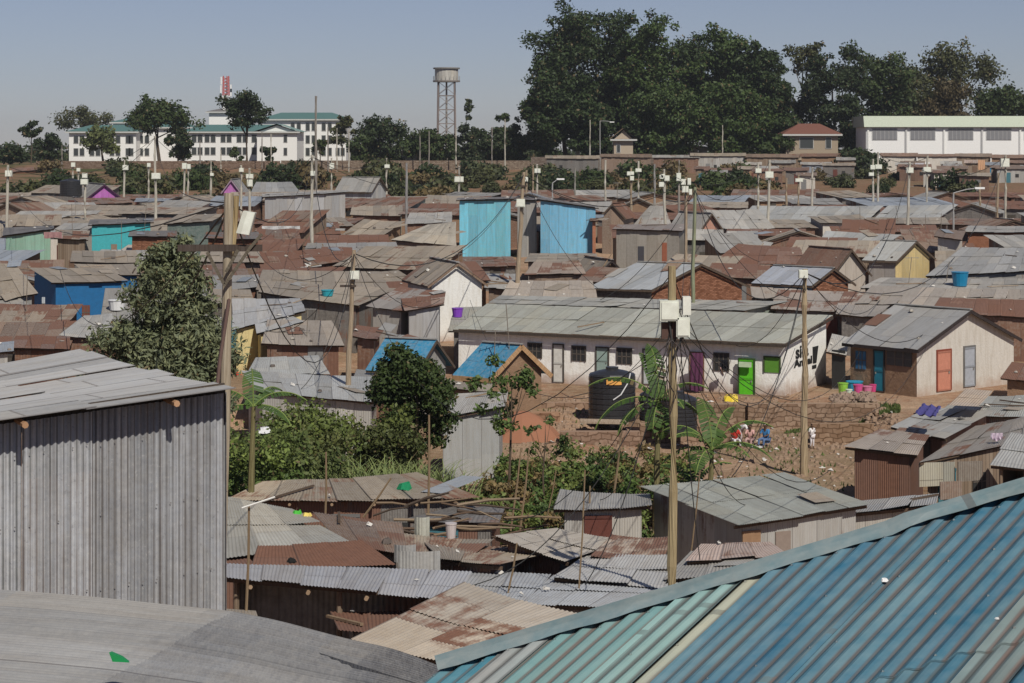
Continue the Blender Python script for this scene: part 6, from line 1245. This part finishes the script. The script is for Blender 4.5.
bucket('dirty white plastic drum behind the branch stack', 451, 531, 51, .14, .36, (.5,.45,.44), 'drum')
# flattened litter on near roofs
for lb, px, py, Y_, s_, cc in (('green scrap of plastic on the long tan roof', 405,489,58,.5,(.02,.22,.10)), ('yellow crumpled bag on the concrete-grey roof', 307,512,51,.25,(.7,.55,.15)), ('green crumpled bag beside the yellow one', 297,514,50.5,.25,(.08,.45,.06)), ('black bundle on the rust-red roof', 292,562,42.6,.2,(.02,.02,.02)), ('white crumpled bag on the flat light tan roof', 576,555,47.5,.14,(.7,.7,.7)), ('white bird dropping mark on the blue roof', 884,581,10.6,.035,(.8,.8,.8)), ('small white speck of paint on the blue roof', 997,619,9.9,.02,(.7,.7,.7)), ('red cloth scrap by the cream yellow wall', 238,363,86,.35,(.55,.03,.03)), ('white sack by the hedge end', 263,431,66,.5,(.75,.75,.78))):
    p = (onto(px, py) if py > 360 else None) or W(px, py, Y_); mb = MB(); rs_ = random.Random(px); lump(mb, p, s_*.5, rs_); tag(mb.build('scrap', M['cloth'], None, cc, at=p), lb, 'litter')
# roof ballast: stones and timbers laid on the roofs
rs = random.Random(41); cand = [r_ for r_ in roofs if 80 < r_[1].y < 190]+[r_ for r_ in roofs if 38 < r_[1].y < 80][::3]
cnt = 0
for i in range(230):
    lb, A, B, C, D = rs.choice(cand)
    s, t = rs.uniform(.08, .92), rs.uniform(.12, .9); p = bil(A, B, C, D, s, t); px, py = project(p)
    if not (0 < px < 1024 and py < 640): continue
    n = (B-A).cross(D-A).normalized(); n = n if n.z > 0 else -n
    k = rs.random(); mb = MB(); far = p.y > 95
    if k < .38:
        r = rs.uniform(.07, .16); lump(mb, p+n*.03, r, rs); o = mb.build('stone', M['rock'], None, rs.choice([(.25,.2,.16),(.4,.37,.33),(.12,.1,.09)]), at=p); tag(o, ulabel(rs.choice(['loose stone', 'grey ballast stone', 'dark ballast stone'])+' on the roof', px, py), 'stone', 'stones holding down the roofs')
    elif k < .75:
        L = rs.uniform(.8, 2.4); a = rs.uniform(0, 3.14); u = (B-A).normalized(); v = (D-A).normalized(); d = u*math.cos(a)+v*math.sin(a); mb.beam(p-d*L/2+n*.06, p+d*L/2+n*.07, .07, .05); o = mb.build('plank', M['wood'], None, rs.choice([(.3,.22,.15),(.12,.09,.07),(.4,.33,.26)]), at=p); tag(o, ulabel(rs.choice(['loose plank', 'dark timber', 'weathered batten'])+' lying on the roof', px, py), 'plank', 'timbers lying on the roofs')
    else:
        w_, h_ = rs.uniform(.6, .9), rs.uniform(1.0, 2.2); a = rs.gauss(0, .25); u = (B-A).normalized(); v = (D-A).normalized(); uu = u*math.cos(a)+v*math.sin(a); vv = v*math.cos(a)-u*math.sin(a); q = [p+n*.07, p+uu*w_+n*.05, p+uu*w_+vv*h_+n*.05, p+vv*h_+n*.06]
        mb.quad_up(q, [(0,0),(w_,0),(w_,h_),(0,h_)]); cc = rs.choice([PAL['rust']+(.9,), PAL['light']+(.05,), PAL['tan']+(.3,), PAL['brown']+(.7,), PAL['slate']+(.0,)]); nm = {PAL['rust']:'rusty', PAL['light']:'silvery', PAL['tan']:'tan', PAL['brown']:'brown', PAL['slate']:'bluish'}[cc[:3]]
        o = mb.build('patch_sheet', M['sheet'], None, cc, at=p); tag(o, ulabel(nm+' patch sheet laid on the roof', px, py), 'iron sheet', 'loose patch sheets on the roofs')
    cnt += 1
# TV aerials on roofs
for i in range(34):
    lb, A, B, C, D = rs.choice([r_ for r_ in roofs if 85 < r_[1].y < 230]); p = bil(A, B, C, D, rs.uniform(.2, .8), rs.uniform(.3, .9)); px, py = project(p)
    if not (0 < px < 1024) or (456 < px < 600 and py < 262): continue
    h = rs.uniform(1.2, 2.6); mb = MB(); ln = rs.uniform(-.2, .2); t_ = p+Vector((ln, 0, h)); mb.tube([p, t_], .022, 5); root = thing('aerial', p, ulabel('thin rooftop aerial mast', px, py), 'aerial', 'aerial masts on the roofs'); mb.build('mast', M['plain'], root, (.2,.17,.14))
    m2 = MB(); m2.beam(t_+Vector((-.45,0,-.05)), t_+Vector((.45,0,-.05)), .03, .03)
    for k in range(4): m2.beam(t_+Vector((-.4+.27*k,-.2,-.05)), t_+Vector((-.4+.27*k,.2,-.05)), .02, .02)
    m2.build('aerial_bars', M['plain'], root, (.25,.25,.25))
# wires
def wire(label, a, b, sag, r=.014, cc=(.03,.03,.03)):
    a, b = Vector(a), Vector(b); pts = [a.lerp(b, k/14)-Vector((0,0,sag*4*(k/14)*(1-k/14))) for k in range(15)]; mb = MB(); mb.tube(pts, r, 4, False); return tag(mb.build('cable', M['plain'], None, cc, at=a), label, 'cable', 'overhead cables')
T = tops
wl = [('big','p155',1.5),('big','lean',3.5),('lean','p516',2.5),('lean','p312',3),('m','r805',4),('m','lean',5),('r805','p1006',5),('r805','p908',4),('p516','p684',2),('p684','p768',2.5),('p768','p873',2),('p908','p1006',1.5),('p155','p8',2),('p84','p155',1.2),('p155','p241',1.5),('p312','p458',2.5),('p458','p537',1.2),('p537','p639',1.5),('p664','p758',1.6),('m','p684',4),('m','p693',3.5),('big','p8',2.5),('big','p312',2.0),('p249','p312',1.2),('p386','p312',1.0),('p878','p927',.8),('r805','p693',3.2),('p516','p664',2.2),('p812','p908',1.2)]
short = {'big':'the big electricity pole','lean':'the leaning pole','m':'the meter box pole','r805':'the pole before the lettered wall','p516':'the pole in front of the cyan block','p684':'the four-box slim pole','p693':'the green-tinted pole','p155':'the stepped white pole','p8':'the leftmost white pole','p312':'the tall white pole','p1006':'the large-box pole','p908':'the pole at the long strip roof','p768':'the double box pole','p873':'the left twin white pole','p84':'the pole before the purple gable','p241':'the pole right of the big one','p458':'the wide flat box pole','p537':'the pole behind the cyan block','p639':'the round-topped box pole','p664':'the cross-box pole','p758':'the shield pole','p249':'the two-box pole','p386':'the gabled shed pole','p878':'the right twin white pole','p927':'the washing pole','p812':'the plain white pole'}
for a, b, sg in wl: wire(f'cable from {short[a]} to {short[b]}', T[a]-Vector((0,0,.15)), T[b]-Vector((0,0,.15)), sg, .013 if T[a].y < 60 else .024)
bxp = {'m': W(672,330,42.4)}
for i, (x, y_, Y_, sg) in enumerate(((560,392,80,.8),(600,500,58,.8),(500,520,50,1.2),(745,505,56,.8),(830,470,60,1.5),(700,560,45,.4),(585,585,42,.7),(458,588,41,1.2),(860,352,96,2),(655,420,70,.6),(735,400,94,1.4),(795,348,98,2.0),(930,340,98,3.0),(470,300,112,3.0))):
    wire(ulabel('drooping dark wire from the meter boxes ending', x, y_), W(672+(i % 3)*4, 338 if i % 2 else 322, 42.4), W(x, y_, Y_), sg, .011)
for i, (k_, x, y_, Y_, sg) in enumerate((('r805',930,330,101,1.5),('r805',735,345,100,1.0),('r805',880,300,120,1.2),('r805',700,500,60,2),('lean',265,330,106,1.2),('lean',440,300,112,1.2),('lean',300,390,86,1.0),('big',160,300,60,.6),('big',60,270,118,2.5),('p516',600,290,126,1),('p516',440,262,122,1),('p684',760,262,140,1),('p693',600,300,118,1),('p693',800,300,120,1.5),('lean',256,250,128,1.5),('p312',262,240,150,1))):
    wire(ulabel('thin service wire reaching a roof', x, y_), T[k_]-Vector((0,0,.2)), W(x, y_, Y_), sg, .017)
# ---------------------------------------------------------------- people
def skin(name, chain, radii, mat, cc, parent=None, at=None, sub=1):
    """chain: dict of joints {key:(co, parent_key)}; radii per key"""
    keys = list(chain); me = bpy.data.meshes.new(name); me.from_pydata([tuple(chain[k][0]) for k in keys], [(keys.index(k), keys.index(chain[k][1])) for k in keys if chain[k][1]], [])
    o = bpy.data.objects.new(name, me); col.objects.link(o); md = o.modifiers.new('s', 'SKIN'); md.use_smooth_shade = True; me.skin_vertices.new() if not me.skin_vertices else None
    for i, k in enumerate(keys): v = me.skin_vertices[0].data[i]; rr_ = radii[k]; v.radius = (rr_, rr_) if not isinstance(rr_, tuple) else rr_; v.use_root = (i == 0)
    m2 = o.modifiers.new('u', 'SUBSURF'); m2.levels = sub; dg = bpy.context.evaluated_depsgraph_get(); nm = bpy.data.meshes.new_from_object(o.evaluated_get(dg)); bpy.data.objects.remove(o)
    nm.materials.clear(); nm.materials.append(mat); o = bpy.data.objects.new(name, nm); col.objects.link(o); o.color = cc+(0,)
    if parent: o.parent = parent
    return o
def person(label, px, py, Y_, H_, pose, shirt, trousers, hair=(.02,.015,.012), face=0, skinc=(.10,.055,.035), grp='people in the yard', zoff=0):
    p = W(px, py, Y_); gz = g(p.x, Y_)+zoff; root = thing('person', (p.x, Y_, gz), label, 'person', grp); root.rotation_euler = (0, 0, face); s = H_/1.7
    if pose == 'stand': j = dict(pel=(0,0,.92), che=(0,0,1.28), nek=(0,0,1.45), hed=(0,-.01,1.6), lk=(.1,-.02,.5), lf=(.11,0,.06), rk=(-.1,-.06,.5), rf=(-.12,.05,.06), ls=(.18,0,1.38), le=(.25,.0,1.1), lh=(.24,-.08,.85), rs=(-.18,0,1.38), re=(-.26,0,1.12), rh=(-.22,-.15,.9))
    elif pose == 'sit': j = dict(pel=(0,.05,.42), che=(0,-.03,.78), nek=(0,-.06,.95), hed=(0,-.1,1.1), lk=(.14,-.42,.45), lf=(.14,-.45,.06), rk=(-.14,-.42,.45), rf=(-.14,-.48,.06), ls=(.18,-.03,.88), le=(.24,-.2,.66), lh=(.12,-.4,.6), rs=(-.18,-.03,.88), re=(-.25,-.2,.66), rh=(-.1,-.42,.62))
    elif pose == 'bend': j = dict(pel=(0,.1,.85), che=(0,-.25,1.0), nek=(0,-.4,1.02), hed=(0,-.53,1.0), lk=(.12,.02,.47), lf=(.12,.05,.06), rk=(-.12,-.05,.47), rf=(-.14,0,.06), ls=(.18,-.3,1.02), le=(.2,-.42,.75), lh=(.12,-.5,.5), rs=(-.18,-.3,1.02), re=(-.2,-.42,.75), rh=(-.1,-.5,.48))
    J = {k: tuple(c*s for c in v) for k, v in j.items()}
    def mid(a, b, t=.5): return tuple(J[a][i]*(1-t)+J[b][i]*t for i in range(3))
    ch = dict(pel=(J['pel'], None), che=(J['che'], 'pel'), nek=(J['nek'], 'che'), hed=(J['hed'], 'nek'), top=(tuple(J['hed'][i]+((0,-.01*s,.08*s)[i]) for i in range(3)), 'hed'), lhp=((J['pel'][0]+.09*s, J['pel'][1], J['pel'][2]-.03*s), 'pel'), lk=(J['lk'], 'lhp'), lf=(J['lf'], 'lk'), lt=((J['lf'][0], J['lf'][1]-.15*s, J['lf'][2]-.02*s), 'lf'), rhp=((J['pel'][0]-.09*s, J['pel'][1], J['pel'][2]-.03*s), 'pel'), rk=(J['rk'], 'rhp'), rf=(J['rf'], 'rk'), rt=((J['rf'][0], J['rf'][1]-.15*s, J['rf'][2]-.02*s), 'rf'), ls=(J['ls'], 'che'), le=(J['le'], 'ls'), lh=(J['lh'], 'le'), rs=(J['rs'], 'che'), re=(J['re'], 'rs'), rh=(J['rh'], 're'))
    rad = dict(pel=.13, che=(.15,.11), nek=.055, hed=.09, top=.06, lhp=.09, lk=.06, lf=.04, lt=.035, rhp=.09, rk=.06, rf=.04, rt=.035, ls=.06, le=.042, lh=.035, rs=.06, re=.042, rh=.035); rad = {k: (v*s if not isinstance(v, tuple) else tuple(q*s for q in v)) for k, v in rad.items()}
    skin('body', ch, rad, M['skin'], skinc, root)
    sh = {k: ch[k] for k in ('pel', 'che', 'ls', 'rs')}; sh['le'] = (mid('ls', 'le', .9), 'ls'); sh['re'] = (mid('rs', 're', .9), 'rs')
    skin('shirt', sh, {k: (rad[k]*1.25 if not isinstance(rad[k], tuple) else tuple(q*1.2 for q in rad[k])) for k in sh}, M['cloth'], shirt, root)
    tr = {k: ch[k] for k in ('pel', 'lhp', 'lk', 'rhp', 'rk')}; tr['lf'] = (mid('lk', 'lf', .8), 'lk'); tr['rf'] = (mid('rk', 'rf', .8), 'rk')
    skin('trousers', tr, {k: rad[k]*1.22 for k in tr}, M['cloth'], trousers, root)
    hp = J['hed']; hm_ = {'a': ((hp[0], hp[1]+.025*s, hp[2]+.03*s), None), 'b': ((hp[0], hp[1]+.01*s, hp[2]+.10*s), 'a')}
    skin('hair', hm_, {'a': .095*s, 'b': .07*s}, M['cloth'], hair, root)
    hd_ = [o for o in root.children if o.name.startswith('body')][0]
    return root
person('small child in a white dress walking on the lower path', 812, 449, 88, 1.08, 'stand', (.75,.72,.72), (.70,.66,.68), face=.4)
person('woman in pink leaning out at the row house window', 720.5, 381, 100.3, 1.55, 'bend', (.66,.42,.40), (.3,.2,.2), face=.45, zoff=.45)
person('person in white bending over on the red ground', 741, 447, 89, 1.5, 'bend', (.78,.76,.76), (.5,.42,.42), face=1.2)
person('seated person in a red top with a white basin of washing', 735, 446, 88.3, 1.45, 'sit', (.42,.04,.03), (.62,.60,.62), face=.2)
person('seated person in pale pink clothes next to the bending one', 750.5, 448, 88.6, 1.4, 'sit', (.60,.36,.33), (.45,.3,.28), face=-.4)
person('seated person in blue with a white head wrap', 766, 447, 88.4, 1.5, 'sit', (.06,.20,.42), (.10,.16,.30), hair=(.75,.72,.7), face=-.7)
person('tiny figure in white on the red hillside path', 728, 196, 345, 1.7, 'stand', (.8,.8,.8), (.7,.7,.7), grp=None)
person('person on the roof edge by the white walled house, seen to the waist', 463, 322, 111, 1.5, 'stand', (.28,.12,.08), (.1,.08,.08), grp=None)
bucket('white wash basin among the seated people', 758, 450, 88.2, .28, .16, (.7,.7,.72), 'basin')

# small litter over the yard and the roofs
lm = MB(); rs = random.Random(55)
for _ in range(420):
    if rs.random() < .45: px = rs.uniform(480, 900); Y_ = rs.uniform(60, 97); x = (px-512)/F*Y_; p = Vector((x, Y_, g(x, Y_)+.02))
    else:
        r_ = rs.choice([q for q in roofs if q[1].y > 38]); p = bil(*r_[1:], rs.uniform(.05,.95), rs.uniform(.05,.95))+Vector((0,0,.06))
    s_ = rs.uniform(.04, .13)*(1 if p.y < 70 else 1.6); a = rs.uniform(0, 3); u = Vector((math.cos(a), math.sin(a), 0))*s_; v = Vector((-math.sin(a), math.cos(a), rs.uniform(0, .8)))*s_*rs.uniform(.4, 1)
    lm.poly([p-u, p+v*.2+u*.2-v, p+u, p+v])
    lm.poly([p-u, p+v, p+Vector((0,0,s_*.5))])
tag(lm.build('litter', M['cloth'], None, (.55,.53,.5)), 'pale paper and plastic litter strewn over yard and roofs', 'litter', kind='stuff')

HAZE.hide_viewport = False
